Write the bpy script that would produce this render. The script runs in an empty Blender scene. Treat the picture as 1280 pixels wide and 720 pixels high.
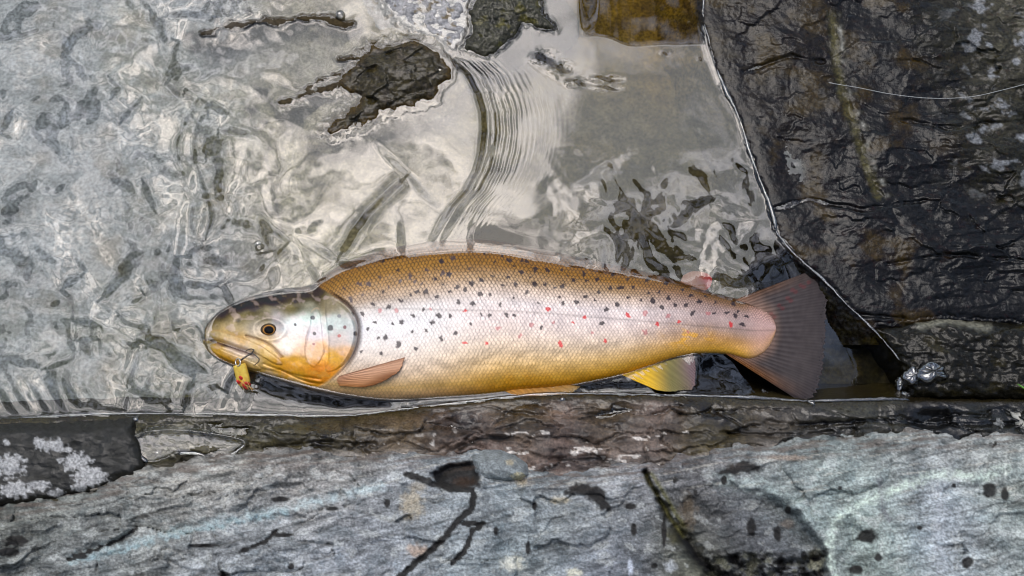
import bpy, math
import numpy as np
from mathutils import Vector

# ------------------------------------------------------------------ camera
SC = bpy.context.scene
COL = SC.collection
F = 1372.5                    # focal length in photo pixels (1280 wide)
DIST = 0.793                  # camera to the water at the picture's middle
TILT = math.radians(20)
CT, ST = math.cos(TILT), math.sin(TILT)
CAM = (0.0, -DIST*ST, DIST*CT)
cd = bpy.data.cameras.new('camera')
cam = bpy.data.objects.new('camera', cd)
COL.objects.link(cam)
cam.location = CAM
cam.rotation_euler = (TILT, 0, 0)
cd.sensor_width = 36
cd.lens = 36*F/1280
cd.clip_start = 0.01
cd.clip_end = 500
cd.dof.use_dof = False
cd.dof.focus_distance = DIST
cd.dof.aperture_fstop = 14.0
SC.camera = cam

def ray(px, py):
    a = (np.asarray(px, float)-640)/F
    b = (360-np.asarray(py, float))/F
    return a, b*CT+ST, b*ST-CT          # world direction (not unit)

def unproj(px, py, z):
    dx, dy, dz = ray(px, py)
    t = (z-CAM[2])/dz
    return CAM[0]+dx*t, CAM[1]+dy*t, np.broadcast_to(z, np.shape(t))+0*t

# ------------------------------------------------------------------ light
SUNPX = (460, 320)            # where flat water would mirror the middle of the bright sky
rx_, ry_, rz_ = [float(q) for q in ray(*SUNPX)]
sdir = Vector((rx_, ry_, -rz_)).normalized()
world = bpy.data.worlds.new('World')
SC.world = world
world.use_nodes = True
wn = world.node_tree.nodes
wl = world.node_tree.links
wn.clear()
sky = wn.new('ShaderNodeTexSky')
sky.sky_type = 'NISHITA'
sky.sun_disc = False
sky.sun_elevation = math.asin(sdir.z)
sky.sun_rotation = math.atan2(sdir.x, sdir.y)
sky.air_density = 1.0
sky.dust_density = 3.0
bg = wn.new('ShaderNodeBackground')
bg.inputs['Strength'].default_value = 0.13
hs = wn.new('ShaderNodeHueSaturation')
hs.inputs['Saturation'].default_value = 0.85
wo = wn.new('ShaderNodeOutputWorld')
# an even layer of broken cloud over the whole dome
wt = wn.new('ShaderNodeTexCoord')
cn = wn.new('ShaderNodeTexNoise'); cn.inputs['Scale'].default_value = 7.0; cn.inputs['Detail'].default_value = 6; cn.inputs['Roughness'].default_value = .55; cn.inputs['Distortion'].default_value = .6
wl.new(wt.outputs['Generated'], cn.inputs['Vector'])
cr_ = wn.new('ShaderNodeMapRange'); cr_.inputs[1].default_value = .43; cr_.inputs[2].default_value = .63
cr_.inputs[3].default_value = .06; cr_.inputs[4].default_value = 2.7
wl.new(cn.outputs['Fac'], cr_.inputs[0])
vm = wn.new('ShaderNodeVectorMath'); vm.operation = 'SCALE'
wl.new(sky.outputs[0], hs.inputs['Color'])
wl.new(hs.outputs[0], vm.inputs[0]); wl.new(cr_.outputs[0], vm.inputs['Scale'])
wl.new(vm.outputs[0], bg.inputs['Color'])
wl.new(bg.outputs[0], wo.inputs['Surface'])

sd_ = bpy.data.lights.new('sun', 'SUN')
sd_.energy = 1.05
sd_.angle = math.radians(45)
sd_.color = (0.95, 0.975, 1.0)
sun = bpy.data.objects.new('sun', sd_)
COL.objects.link(sun)
sun.location = sdir*6
sun.rotation_euler = sdir.to_track_quat('Z', 'Y').to_euler()
SC.view_settings.view_transform = 'Standard'
SC.view_settings.look = 'None'
SC.view_settings.gamma = 1
SC.view_settings.exposure = 0.36
SC.render.engine = 'CYCLES'
SC.cycles.use_denoising = True
SC.cycles.filter_width = 1.15
SC.cycles.max_bounces = 8
SC.cycles.transparent_max_bounces = 12
SC.cycles.caustics_reflective = False
SC.cycles.caustics_refractive = False

# ------------------------------------------------------------------ numeric helpers
MM = 0.578e-3                 # metres per photo pixel at the water
_r = np.random.RandomState(7)
PERM = np.tile(_r.permutation(256), 3)
GA = _r.rand(256)*2*np.pi
GX, GY = np.cos(GA), np.sin(GA)

def noise(x, y, seed=0):
    x = np.asarray(x, float)+seed*17.31
    y = np.asarray(y, float)-seed*9.77
    xi = np.floor(x).astype(int); yi = np.floor(y).astype(int)
    xf = x-xi; yf = y-yi
    u = xf*xf*xf*(xf*(xf*6-15)+10); v = yf*yf*yf*(yf*(yf*6-15)+10)
    def g(i, j, a, b):
        h = PERM[(PERM[(xi+i) & 255]+yi+j) & 255]
        return GX[h]*a+GY[h]*b
    n00 = g(0, 0, xf, yf); n10 = g(1, 0, xf-1, yf)
    n01 = g(0, 1, xf, yf-1); n11 = g(1, 1, xf-1, yf-1)
    a = n00+u*(n10-n00); b = n01+u*(n11-n01)
    return (a+v*(b-a))*1.5

def fbm(x, y, o=4, seed=0, gain=.5, lac=2.03):
    s = 0; a = 1; t = 0
    for k in range(o):
        s = s+a*noise(x, y, seed+k*3); t += a
        x = np.asarray(x)*lac; y = np.asarray(y)*lac; a *= gain
    return s/t*1.4

def ridged(x, y, o=4, seed=0):
    s = 0; a = 1; t = 0
    for k in range(o):
        s = s+a*(1-np.abs(noise(x, y, seed+k*5))*2); t += a
        x = x*2.1; y = y*2.1; a *= .5
    return s/t

def terrace(h, k=.75):
    f = np.floor(h); t = h-f
    return f+np.where(t < k, .12*t/k, .12+.88*((t-k)/(1-k))**1.0)

def facets(x, y, seed=0):
    """broken planes: every cell of a jittered mosaic is a tilted plane; returns height, closeness to a joint"""
    xi = np.floor(x); yi = np.floor(y)
    f1 = np.full(np.shape(x), 9.); f2 = f1.copy(); h = np.zeros(np.shape(x))
    for i in (-1, 0, 1):
        for j in (-1, 0, 1):
            cx = xi+i; cy = yi+j
            r = [np.mod(np.sin(cx*127.1+cy*311.7+seed*7.3+k*74.7)*43758.5453, 1) for k in range(5)]
            ux = cx+.1+.8*r[0]; uy = cy+.1+.8*r[1]
            d = np.hypot(x-ux, y-uy)
            v = (r[2]-.5)*2*(x-ux)+(r[3]-.5)*2*(y-uy)+(r[4]-.5)*.8
            m = d < f1
            f2 = np.where(m, f1, np.minimum(f2, d)); f1 = np.where(m, d, f1); h = np.where(m, v, h)
    return h, f2-f1

def sstep(a, b, x):
    t = np.clip((x-a)/(b-a), 0, 1)
    return t*t*(3-2*t)

def segdist(px, py, pts, closed=False):
    pts = np.asarray(pts, float)
    n = len(pts)
    d = np.full(np.shape(px), 1e9)
    for i in range(n if closed else n-1):
        a = pts[i]; b = pts[(i+1) % n]
        e = b-a; L = e@e+1e-12
        t = np.clip(((px-a[0])*e[0]+(py-a[1])*e[1])/L, 0, 1)
        q = (px-a[0]-t*e[0])**2+(py-a[1]-t*e[1])**2
        d = np.minimum(d, q)
    return np.sqrt(d)

def sgndist(px, py, pts):
    """signed distance to an open line (side by the nearest segment)"""
    pts = np.asarray(pts, float)
    d = np.full(np.shape(px), 1e18); sg = np.ones(np.shape(px))
    for i in range(len(pts)-1):
        a = pts[i]; e = pts[i+1]-a; L = e@e+1e-12
        t = np.clip(((px-a[0])*e[0]+(py-a[1])*e[1])/L, 0, 1)
        q = (px-a[0]-t*e[0])**2+(py-a[1]-t*e[1])**2
        m = q < d
        d = np.where(m, q, d); sg = np.where(m, np.sign(e[0]*(py-a[1])-e[1]*(px-a[0])), sg)
    return np.sqrt(d)*sg

def sdf(px, py, pts):
    """signed distance to a closed outline, negative inside"""
    pts = np.asarray(pts, float)
    d = segdist(px, py, pts, True)
    ins = np.zeros(np.shape(px), bool)
    n = len(pts); j = n-1
    for i in range(n):
        xi, yi = pts[i]; xj, yj = pts[j]
        c = ((yi > py) != (yj > py)) & (px < (xj-xi)*(py-yi)/(yj-yi+1e-12)+xi)
        ins ^= c; j = i
    return np.where(ins, -d, d)

def smooth(pts, k=6, closed=False):
    """Catmull-Rom through the points"""
    p = [np.array(q, float) for q in pts]
    n = len(p); out = []
    for i in range(n if closed else n-1):
        g = (lambda j: p[j % n]) if closed else (lambda j: p[min(max(j, 0), n-1)])
        a, b, c, d = g(i-1), g(i), g(i+1), g(i+2)
        for t in np.linspace(0, 1, k, endpoint=False):
            out.append(.5*((2*b)+(c-a)*t+(2*a-5*b+4*c-d)*t*t+(3*b-a-3*c+d)*t**3))
    if not closed: out.append(p[-1])
    return np.array(out)

def lin(c):
    c = np.asarray(c, float)/255
    return np.where(c <= .04045, c/12.92, ((c+.055)/1.055)**2.4)

def rbf(px, py, pts, sig, scale=1.0):
    """colours interpolated between hand-picked samples (x, y, r, g, b)"""
    W = 0; C = 0
    for q in pts:
        s = q[5] if len(q) > 5 else sig
        w = np.exp(-((px-q[0])**2+(py-q[1])**2)/(2*s*s))+1e-9/(1+((px-q[0])**2+(py-q[1])**2)/1e4)
        W = W+w
        C = C+w[..., None]*lin(q[2:5])
    return C/W[..., None]*scale

def punch(c, pivot, k):
    l = np.clip(c.mean(-1, keepdims=True), 1e-4, 1)
    return c*(l/pivot)**(k-1)

def mix(a, b, m):
    m = np.asarray(m)[..., None]
    return a*(1-m)+np.asarray(b)*m

# ------------------------------------------------------------------ mesh helpers
def add_mesh(name, co, faces, mat, parent=None, attrs=None, smooth_=True):
    me = bpy.data.meshes.new(name)
    co = np.asarray(co, np.float32); faces = np.asarray(faces, np.int32)
    nf, k = faces.shape
    me.vertices.add(len(co)); me.vertices.foreach_set('co', co.ravel())
    me.loops.add(nf*k); me.loops.foreach_set('vertex_index', faces.ravel())
    me.polygons.add(nf)
    me.polygons.foreach_set('loop_start', np.arange(0, nf*k, k, dtype=np.int32))
    me.polygons.foreach_set('loop_total', np.full(nf, k, np.int32))
    me.polygons.foreach_set('use_smooth', np.full(nf, smooth_, bool))
    me.update(calc_edges=True)
    for an, av in (attrs or {}).items():
        av = np.asarray(av, np.float32)
        if av.ndim == 2:
            if av.shape[1] == 3: av = np.hstack([av, np.ones((len(av), 1), np.float32)])
            a = me.attributes.new(an, 'FLOAT_COLOR', 'POINT'); a.data.foreach_set('color', av.ravel())
        else:
            a = me.attributes.new(an, 'FLOAT', 'POINT'); a.data.foreach_set('value', av.ravel())
    me.materials.append(mat)
    o = bpy.data.objects.new(name, me)
    COL.objects.link(o)
    if parent is not None: o.parent = parent
    return o

def grid_faces(nr, nc, mask=None, flip=False):
    i = np.arange(nr*nc).reshape(nr, nc)
    f = np.stack([i[:-1, :-1], i[1:, :-1], i[1:, 1:], i[:-1, 1:]], -1)
    if flip: f = f[..., ::-1]
    if mask is not None: f = f[mask[:-1, :-1] | mask[1:, :-1] | mask[1:, 1:] | mask[:-1, 1:]]
    return f.reshape(-1, 4)

def compact(co, faces, attrs):
    used = np.unique(faces)
    m = np.full(len(co), -1); m[used] = np.arange(len(used))
    return co[used], m[faces], {k: v[used] for k, v in attrs.items()}

def axis(lo, hi, step, far_lo, far_hi, grow=1.22):
    a = list(np.arange(lo, hi+step*.5, step))
    s = step; x = a[-1]
    while x < far_hi:
        s *= grow; x += s; a.append(x)
    s = step; x = a[0]; b = []
    while x > far_lo:
        s *= grow; x -= s; b.append(x)
    return np.array(b[::-1]+a)

def field(name, ax, ay, zf, cf, mat, parent=None, keep=None, wf=None):
    """a surface laid out over picture columns/rows, each vertex lifted to its own height"""
    PX, PY = np.meshgrid(ax, ay)
    Z = zf(PX, PY)
    C = cf(PX, PY)
    X, Y, Z = unproj(PX, PY, Z)
    co = np.stack([X, Y, Z], -1).reshape(-1, 3)
    at = {'Col': C.reshape(-1, 3)}
    if wf is not None: at['Wet'] = wf(PX, PY).ravel()
    mask = keep(PX, PY) if keep is not None else None
    f = grid_faces(len(ay), len(ax), mask)
    if mask is not None: co, f, at = compact(co, f, at)
    return add_mesh(name, co, f, mat, parent, at)

def tube(pts, r, n=8, cap=True):
    pts = np.asarray(pts, float); m = len(pts)
    r = np.broadcast_to(r, (m,))
    t = np.gradient(pts, axis=0); t /= np.linalg.norm(t, axis=1)[:, None]+1e-12
    u = np.cross(t, [0.13, 0.21, 1.0]); u /= np.linalg.norm(u, axis=1)[:, None]+1e-12
    w = np.cross(t, u)
    a = np.linspace(0, 2*np.pi, n, endpoint=False)
    co = pts[:, None]+r[:, None, None]*(np.cos(a)[None, :, None]*u[:, None]+np.sin(a)[None, :, None]*w[:, None])
    co = co.reshape(-1, 3)
    fs = []
    for i in range(m-1):
        for j in range(n):
            fs.append((i*n+j, i*n+(j+1) % n, (i+1)*n+(j+1) % n, (i+1)*n+j))
    if cap:
        c0 = len(co); co = np.vstack([co, pts[0], pts[-1]])
        for j in range(0, n, 2):
            fs.append((c0, (j+2) % n, j+1, j))
            b = (m-1)*n
            fs.append((c0+1, b+j, b+j+1, b+(j+2) % n))
    return co, np.array(fs)

def join(*cf):
    co = []; fs = []; k = 0
    for c, f in cf:
        co.append(c); fs.append(f+k); k += len(c)
    return np.vstack(co), np.vstack(fs)

def thing(name, label, cat, loc=(0, 0, 0), group=None):
    o = bpy.data.objects.new(name, None)
    COL.objects.link(o)
    o.empty_display_size = .02
    tag(o, label, cat, group)
    return o

def tag(o, label, cat, group=None):
    o['label'] = label; o['category'] = cat
    if group: o['group'] = group
    return o

def structure(o):
    o['kind'] = 'structure'
    return o

# ------------------------------------------------------------------ materials
def new_mat(name):
    m = bpy.data.materials.new(name); m.use_nodes = True
    n = m.node_tree.nodes; l = m.node_tree.links
    return m, n, l, n['Principled BSDF']

def rock_mat(name, rough=(.35, .75), bump=.35, bscale=900, speck=.25, sscale=700, spec=.5):
    """vertex colour times fine grain, roughness from the wetness attribute, fine relief"""
    m, n, l, p = new_mat(name)
    at = n.new('ShaderNodeAttribute'); at.attribute_name = 'Col'
    wet = n.new('ShaderNodeAttribute'); wet.attribute_name = 'Wet'
    tc = n.new('ShaderNodeTexCoord')
    ns = n.new('ShaderNodeTexNoise'); ns.inputs['Scale'].default_value = sscale; ns.inputs['Detail'].default_value = 4
    l.new(tc.outputs['Object'], ns.inputs['Vector'])
    mr = n.new('ShaderNodeMapRange'); mr.inputs[1].default_value = .37; mr.inputs[2].default_value = .63
    mr.inputs[3].default_value = 1-speck; mr.inputs[4].default_value = 1+speck
    l.new(ns.outputs['Fac'], mr.inputs[0])
    mx = n.new('ShaderNodeVectorMath'); mx.operation = 'SCALE'
    l.new(at.outputs['Color'], mx.inputs[0]); l.new(mr.outputs[0], mx.inputs['Scale'])
    l.new(mx.outputs[0], p.inputs['Base Color'])
    rr = n.new('ShaderNodeMapRange')
    rr.inputs[3].default_value = rough[1]; rr.inputs[4].default_value = rough[0]
    l.new(wet.outputs['Fac'], rr.inputs[0]); l.new(rr.outputs[0], p.inputs['Roughness'])
    nb = n.new('ShaderNodeTexNoise'); nb.inputs['Scale'].default_value = bscale; nb.inputs['Detail'].default_value = 5
    l.new(tc.outputs['Object'], nb.inputs['Vector'])
    bp = n.new('ShaderNodeBump'); bp.inputs['Strength'].default_value = bump; bp.inputs['Distance'].default_value = .0012
    l.new(nb.outputs['Fac'], bp.inputs['Height']); l.new(bp.outputs[0], p.inputs['Normal'])
    p.inputs['Specular IOR Level'].default_value = spec
    return m

def col_mat(name, rough=.4, metal=0, spec=.5, coat=0, alpha_attr=None, sss=0):
    m, n, l, p = new_mat(name)
    at = n.new('ShaderNodeAttribute'); at.attribute_name = 'Col'
    l.new(at.outputs['Color'], p.inputs['Base Color'])
    p.inputs['Roughness'].default_value = rough
    p.inputs['Metallic'].default_value = metal
    p.inputs['Specular IOR Level'].default_value = spec
    p.inputs['Coat Weight'].default_value = coat
    p.inputs['Coat Roughness'].default_value = .12
    if alpha_attr:
        aa = n.new('ShaderNodeAttribute'); aa.attribute_name = alpha_attr
        l.new(aa.outputs['Fac'], p.inputs['Alpha'])
    return m

def flat_mat(name, c, rough=.4, metal=0, coat=0, nscale=600, namt=.15):
    m, n, l, p = new_mat(name)
    tc = n.new('ShaderNodeTexCoord')
    ns = n.new('ShaderNodeTexNoise'); ns.inputs['Scale'].default_value = nscale
    l.new(tc.outputs['Object'], ns.inputs['Vector'])
    cr = n.new('ShaderNodeValToRGB')
    c = np.array(c)
    cr.color_ramp.elements[0].position = .35; cr.color_ramp.elements[1].position = .65
    cr.color_ramp.elements[0].color = (*(c*(1-namt)), 1); cr.color_ramp.elements[1].color = (*(c*(1+namt)), 1)
    l.new(ns.outputs['Fac'], cr.inputs[0]); l.new(cr.outputs[0], p.inputs['Base Color'])
    p.inputs['Roughness'].default_value = rough; p.inputs['Metallic'].default_value = metal
    p.inputs['Coat Weight'].default_value = coat
    return m

def water_mat(name, ior=1.5, rough=.0, tint=(.95, .96, .93), bump=.0, bscale=160):
    m, n, l, p = new_mat(name)
    n.remove(p)
    out = [q for q in n if q.type == 'OUTPUT_MATERIAL'][0]
    tr = n.new('ShaderNodeBsdfTransparent'); tr.inputs['Color'].default_value = (*tint, 1)
    gl = n.new('ShaderNodeBsdfGlossy'); gl.inputs['Roughness'].default_value = rough
    gl.inputs['Color'].default_value = (1, 1, 1, 1)
    fr = n.new('ShaderNodeFresnel'); fr.inputs['IOR'].default_value = ior
    mxs = n.new('ShaderNodeMixShader')
    l.new(fr.outputs[0], mxs.inputs[0]); l.new(tr.outputs[0], mxs.inputs[1]); l.new(gl.outputs[0], mxs.inputs[2])
    l.new(mxs.outputs[0], out.inputs['Surface'])
    if bump:
        tc = n.new('ShaderNodeTexCoord')
        nb = n.new('ShaderNodeTexNoise'); nb.inputs['Scale'].default_value = bscale; nb.inputs['Detail'].default_value = 2
        l.new(tc.outputs['Object'], nb.inputs['Vector'])
        bp = n.new('ShaderNodeBump'); bp.inputs['Strength'].default_value = 1; bp.inputs['Distance'].default_value = bump
        l.new(nb.outputs['Fac'], bp.inputs['Height'])
        l.new(bp.outputs[0], gl.inputs['Normal']); l.new(bp.outputs[0], fr.inputs['Normal'])
    return m

M_BED = rock_mat('stream_bed_rock', (.6, .85), .3, 700, .3, 420, .08)
M_GREY = rock_mat('grey_schist', (.3, .8), .5, 600, .30, 650, .35)
M_LEDGE = rock_mat('wet_ledge_schist', (.18, .7), .35, 500, .3, 600, .4)
M_DARK = rock_mat('dark_wet_schist', (.06, .26), .3, 420, .4, 500, .2)
M_WATER = water_mat('clear_water', 1.53, .03, (.95, .96, .93))
M_BUB = water_mat('bubble_film', 2.2, 0, (.97, .97, .96))

# ------------------------------------------------------------------ shorelines and outlines (photo pixels)
SHORE_R = smooth([(873, -10), (880, 40), (890, 75), (905, 112), (922, 145), (934, 180), (948, 222), (962, 258), (970, 290),
                  (998, 324), (1030, 350), (1060, 382), (1088, 408)], 5)
SLAB = np.vstack([SHORE_R, [(1130, 402), (1180, 396), (1240, 400), (1300, 404), (2600, 420), (2600, -2400), (700, -2400), (840, -600), (862, -150)]])
LOWER = [(1088, 409), (1130, 403), (1180, 397), (1240, 401), (1300, 405), (2600, 421), (2600, 560), (1280, 500), (1140, 497),
         (1132, 470), (1112, 440)]
WL = smooth([(-40, 527), (70, 521), (160, 519), (250, 519), (340, 521), (430, 521), (490, 514), (540, 507), (590, 503), (640, 497), (720, 493), (800, 494),
             (870, 495), (930, 498), (1010, 502), (1070, 501), (1136, 500), (1300, 500)], 5)
FG_TOP = smooth([(-60, 640), (0, 634), (90, 618), (150, 604), (200, 588), (300, 572), (400, 570), (480, 569), (560, 571), (620, 580), (668, 592),
                 (720, 592), (800, 586), (860, 572), (940, 563), (1050, 553), (1160, 548), (1300, 545)], 5)

def curve_y(pts, px):
    return np.interp(px, pts[:, 0], pts[:, 1])

# ------------------------------------------------------------------ terrain heights (m above the water)
def z_slab(px, py):
    w = 3*noise(px/14, py/14, 3)+1.5*noise(px/5, py/5, 4)
    s = sdf(px, py, SLAB)+w
    ins = np.clip(-s, 0, None)
    z = .0026*(1-np.exp(-ins/4))+ins*MM*.022
    wob = 14*fbm(px/50, py/50, 3, 8); wo2 = 14*fbm(px/40, py/40, 3, 9)
    fa, fj = facets((px+wob)/62, (py+.15*px+wo2)/27, 11)
    fb, fk = facets((px+wob)/23, (py+.1*px+wo2)/11, 12)
    calm = .45+.55*sstep(1080, 1180, px)
    z = z+sstep(8, 60, ins)*(.0042*fbm(px/110, py/80, 2, 21)+calm*(.0030*fa+.0004*fb))+(.0004*fbm(px/12, py/7, 3, 31)+.00022*ridged(px/22, py/8, 3, 33)*sstep(-.1, .3, fbm(px/60, py/40, 2, 35)))*sstep(3, 25, ins)
    for pl in ([(985, 400), (1060, 392), (1130, 398)], [(960, 262), (1010, 250), (1080, 262), (1160, 250)], [(1110, 330), (1180, 318), (1290, 326)], [(1120, 150), (1190, 160), (1290, 150)], [(930, 90), (990, 70), (1030, 78)]):
        z = z-.0022*np.exp(-((segdist(px, py, pl)+4*noise(px/22, py/14, 47))/2.2)**2)
    steps = 1.0*fbm((px+wob)/60, (py+wob*.5+.1*px)/11, 3, 41)
    z = z+.0013*sstep(1090, 1200, px)*steps*sstep(420, 330, py)
    d = segdist(px, py, [(1040, 20), (1046, 75), (1052, 115), (1068, 160), (1082, 205), (1098, 245), (1125, 275)])
    gw = 5.5+4*noise(px/15, py/15, 45)
    z = z-.0016*np.exp(-((d+4*noise(px/12, py/12, 48))/gw)**2)*np.clip(.5+1.2*noise(px/30, py/22, 46), 0, 1.3)
    z = z-.00002*np.clip(py-250, 0, 200)
    return np.where(s < 0, z, np.maximum(-s*MM*.9, -.075))

def z_lower(px, py):
    s = sdf(px, py, LOWER)+2*noise(px/12, py/12, 13)
    ins = np.clip(-s, 0, None)
    z = -.006+.010*(1-np.exp(-ins/8))+.0028*fbm(px/60, py/22, 4, 15)+.001*fbm(px/9, py/6, 3, 17)+(px-1100)*.00003
    return np.where(s < 0, z, np.maximum(-.006-s*MM*2.2, -.085))

def z_ledge(px, py):
    yl = curve_y(WL, px)+1.5*noise(px/22, py/30, 5)
    d = py-yl
    z = .0015+.0035*(1-np.exp(-np.clip(d, 0, None)/10))+np.clip(d, 0, 400)*MM*.16
    wob = 10*fbm(px/45, py/30, 3, 51)
    fa, fj = facets((px+2*wob)/75, (py+.05*px+wob)/20, 52)
    fb, fk = facets((px+wob)/26, (py+.05*px+wob)/9, 53)
    lam = .8*fa+.22*fb-.5*np.exp(-(fj/.05)**2)
    z = z+sstep(2, 22, d)*(.0055*lam+.0060*fbm(px/80, py/50, 3, 55))+(.0005*fbm(px/14, py/8, 4, 57)+.0002*fbm(px/5, py/4, 2, 58))*sstep(0, 8, d)
    for pl, w_ in (([(816, 530), (806, 552), (811, 580)], 1.6), ([(560, 566), (578, 558), (600, 549), (648, 548)], 2.6), ([(690, 574), (745, 570), (800, 588)], 3), ([(960, 528), (1000, 531), (1090, 526), (1180, 532), (1290, 529)], 3), ([(330, 560), (400, 552), (470, 556)], 1.6), ([(640, 515), (700, 522), (790, 512)], 1.8), ([(900, 540), (960, 545), (1040, 540)], 1.8)):
        z = z-.0035*np.exp(-((segdist(px, py, pl)+2.5*noise(px/12, py/8, 189))/w_)**2)
    for (x, y, a, b, h) in ((575, 545, 45, 9, .004), (880, 556, 65, 12, .006), (1180, 520, 120, 9, -.004), (270, 545, 60, 14, -.0035), (205, 560, 22, 14, -.004),
                            (700, 540, 80, 14, .003), (1000, 520, 90, 8, .003)):
        z = z+h*np.exp(-((px-x)/a)**2-((py-y)/b)**2)
    return np.where(d > 0, z, np.maximum(d*MM*2.5, -.09))

LICHEN = [(-60, 535), (60, 533), (120, 530), (165, 528), (172, 545), (181, 582), (170, 597), (120, 612), (60, 626), (-60, 640)]
def z_lichen(px, py):
    s = sdf(px, py, LICHEN)+1.5*noise(px/9, py/9, 63)
    ins = np.clip(-s, 0, None)
    z = .010+.007*(1-np.exp(-ins/6))+.0022*fbm(px/40, py/18, 4, 65)+np.clip(py-530, 0, 200)*.00005
    return np.where(s < 0, z, .010-s*MM*2.5)

def z_front(px, py):
    yt = curve_y(FG_TOP, px)+4*noise(px/17, py/9, 73)+9*noise(px/55, 3.3, 75)+5*noise(px/24, 7.1, 72)+2*noise(px/6, py/4, 74)
    d = py-yt
    dd = np.clip(d, 0, None)
    z = .020+.012*(1-np.exp(-dd/9))+dd*MM*.42
    z = z+.010*fbm(px/170, py/110, 3, 71)*sstep(0, 60, d)
    wob = 16*fbm(px/60, py/45, 3, 76)
    fa, fj = facets((px+2*wob)/130, (py+.22*px+wob)/44, 77)
    fb, fk = facets((px+wob)/46, (py+.22*px+wob)/17, 79)
    lam = 3.0*fa+1.3*fb-.8*np.exp(-(fj/.03)**2)+.6*terrace(2.0*fbm((px+wob)/120, (py+.22*px+wob*.6)/24, 3, 77), .75)
    lw = sstep(700, 250, px)*.5+.5
    z = z+.0028*lam*lw*sstep(0, 14, d)+.004*fbm(px/48, py/34, 3, 78)*sstep(0, 30, d)+.0007*fbm(px/14, py/10, 4, 79)+.0002*fbm(px/4, py/4, 2, 80)
    # the darker facet with its open cleft
    cl = segdist(px, py, [(806, 590), (818, 612), (832, 640), (846, 662), (866, 690), (884, 712), (900, 740)])
    cl = cl+3.5*fbm(px/12, py/12, 3, 82)
    wid = 3+6*sstep(600, 700, py)
    z = z-.016*np.exp(-(cl/wid)**2)
    fac = sdf(px, py, [(808, 588), (850, 584), (895, 592), (960, 612), (1000, 640), (1030, 680), (1042, 730), (1050, 800), (930, 800), (884, 716), (846, 662), (818, 612)])
    fac = fac+4*fbm(px/25, py/20, 3, 85)
    z = z-.013*sstep(3, -12, fac)*sstep(585, 650, py)
    pit = sdf(px, py, [(880, 700), (930, 690), (985, 700), (1030, 690), (1040, 740), (880, 740)])+7*fbm(px/16, py/12, 3, 83)
    z = z+(-.008+.014*terrace(2*fbm(px/22, py/16, 4, 84), .6)*.5)*sstep(4, -8, pit)
    hole = sdf(px, py, [(538, 592), (560, 579), (591, 576), (600, 596), (590, 608), (566, 612), (545, 604)])
    z = z-.012*sstep(3, -7, hole)
    for pl in ([(592, 618), (590, 635), (568, 655), (556, 672), (530, 695), (505, 716), (490, 730)], [(604, 655), (590, 660), (580, 690), (566, 704)],
               [(345, 664), (330, 678), (300, 690)], [(170, 660), (150, 675), (100, 690), (85, 700)]):
        z = z-.0022*np.exp(-(segdist(px, py, pl)/2.6)**2)
    return np.where(d > 0, z, .020+d*MM*3)

TOPROCK = [(462, 60), (500, 52), (530, 52), (548, 66), (562, 84), (562, 96), (548, 110), (545, 122), (520, 130), (480, 140), (450, 156), (415, 168), (404, 164),
           (425, 146), (446, 134), (450, 122), (432, 112), (420, 106), (440, 84), (452, 70)]
def z_top(px, py):
    s = sdf(px, py, TOPROCK)+5*noise(px/17, py/13, 92)+2.5*noise(px/8, py/8, 93)+1*noise(px/3, py/3, 94)
    ins = np.clip(-s, 0, None)
    z = .0035*(1-np.exp(-ins/6))+(.0010*fbm(px/30, py/17, 3, 95)+.0005*fbm(px/9, py/6, 3, 96))*sstep(2, 12, ins)
    fa, fj = facets((px+5*noise(px/20, py/20, 97))/34, (py+.3*px)/17, 98)
    z = z+.0038*fa*sstep(2, 12, ins)
    z = z+.003*np.exp(-((px-500)/30)**2-((py-95)/16)**2)
    return np.where(s < 0, z, np.maximum(-s*MM*.22-.9*MM*np.clip(s-8, 0, None), -.05))

MOSSY = [(575, 62), (590, 40), (586, 15), (600, -10), (600, -200), (660, -200), (674, -30), (675, 5), (678, 18), (690, 28), (694, 36), (682, 38), (670, 36), (664, 30), (655, 30), (645, 42), (628, 60), (610, 72)]
def z_mossy(px, py):
    s = sdf(px, py, MOSSY)+2.5*noise(px/9, py/9, 103)+1.2*noise(px/4, py/4, 104)
    ins = np.clip(-s, 0, None)
    z = .004*(1-np.exp(-ins/6))+.003*fbm(px/26, py/18, 4, 105)*sstep(0, 16, ins)+.0014*fbm(px/5, py/5, 3, 106)*sstep(0, 8, ins)+ins*MM*.03
    return np.where(s < 0, z, np.maximum(-s*MM*1.0, -.05))

PALE = [(470, -200), (478, 0), (486, 14), (500, 26), (520, 36), (545, 46), (566, 60), (578, 50), (584, 30), (582, 8), (592, -10), (592, -200)]
def z_pale(px, py):
    s = sdf(px, py, PALE)+3*noise(px/9, py/9, 113)+2*noise(px/4, py/4, 114)
    ins = np.clip(-s, 0, None)
    z = .0012*(1-np.exp(-ins/4))+.0022*fbm(px/16, py/12, 4, 115)*sstep(0, 10, ins)-.0002
    return np.where(s < 0, z, np.maximum(-s*MM*.8, -.05))

# narrow strands of rock that break the surface left of the dark rock
STRANDS = [([(350, 130), (372, 122), (395, 114), (420, 106), (446, 104)], 6.5), ([(382, 112), (400, 100), (425, 92), (455, 84)], 3.2),
           ([(255, 42), (275, 34), (320, 28), (360, 25), (400, 22), (425, 30), (440, 30)], 6.0), ([(424, 75), (440, 72), (456, 73)], 3.5)]
def bed_detail(px, py):
    return .0035*fbm(px/110, py/80, 4, 121)+.0012*fbm(px/22, py/18, 4, 123)

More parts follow.
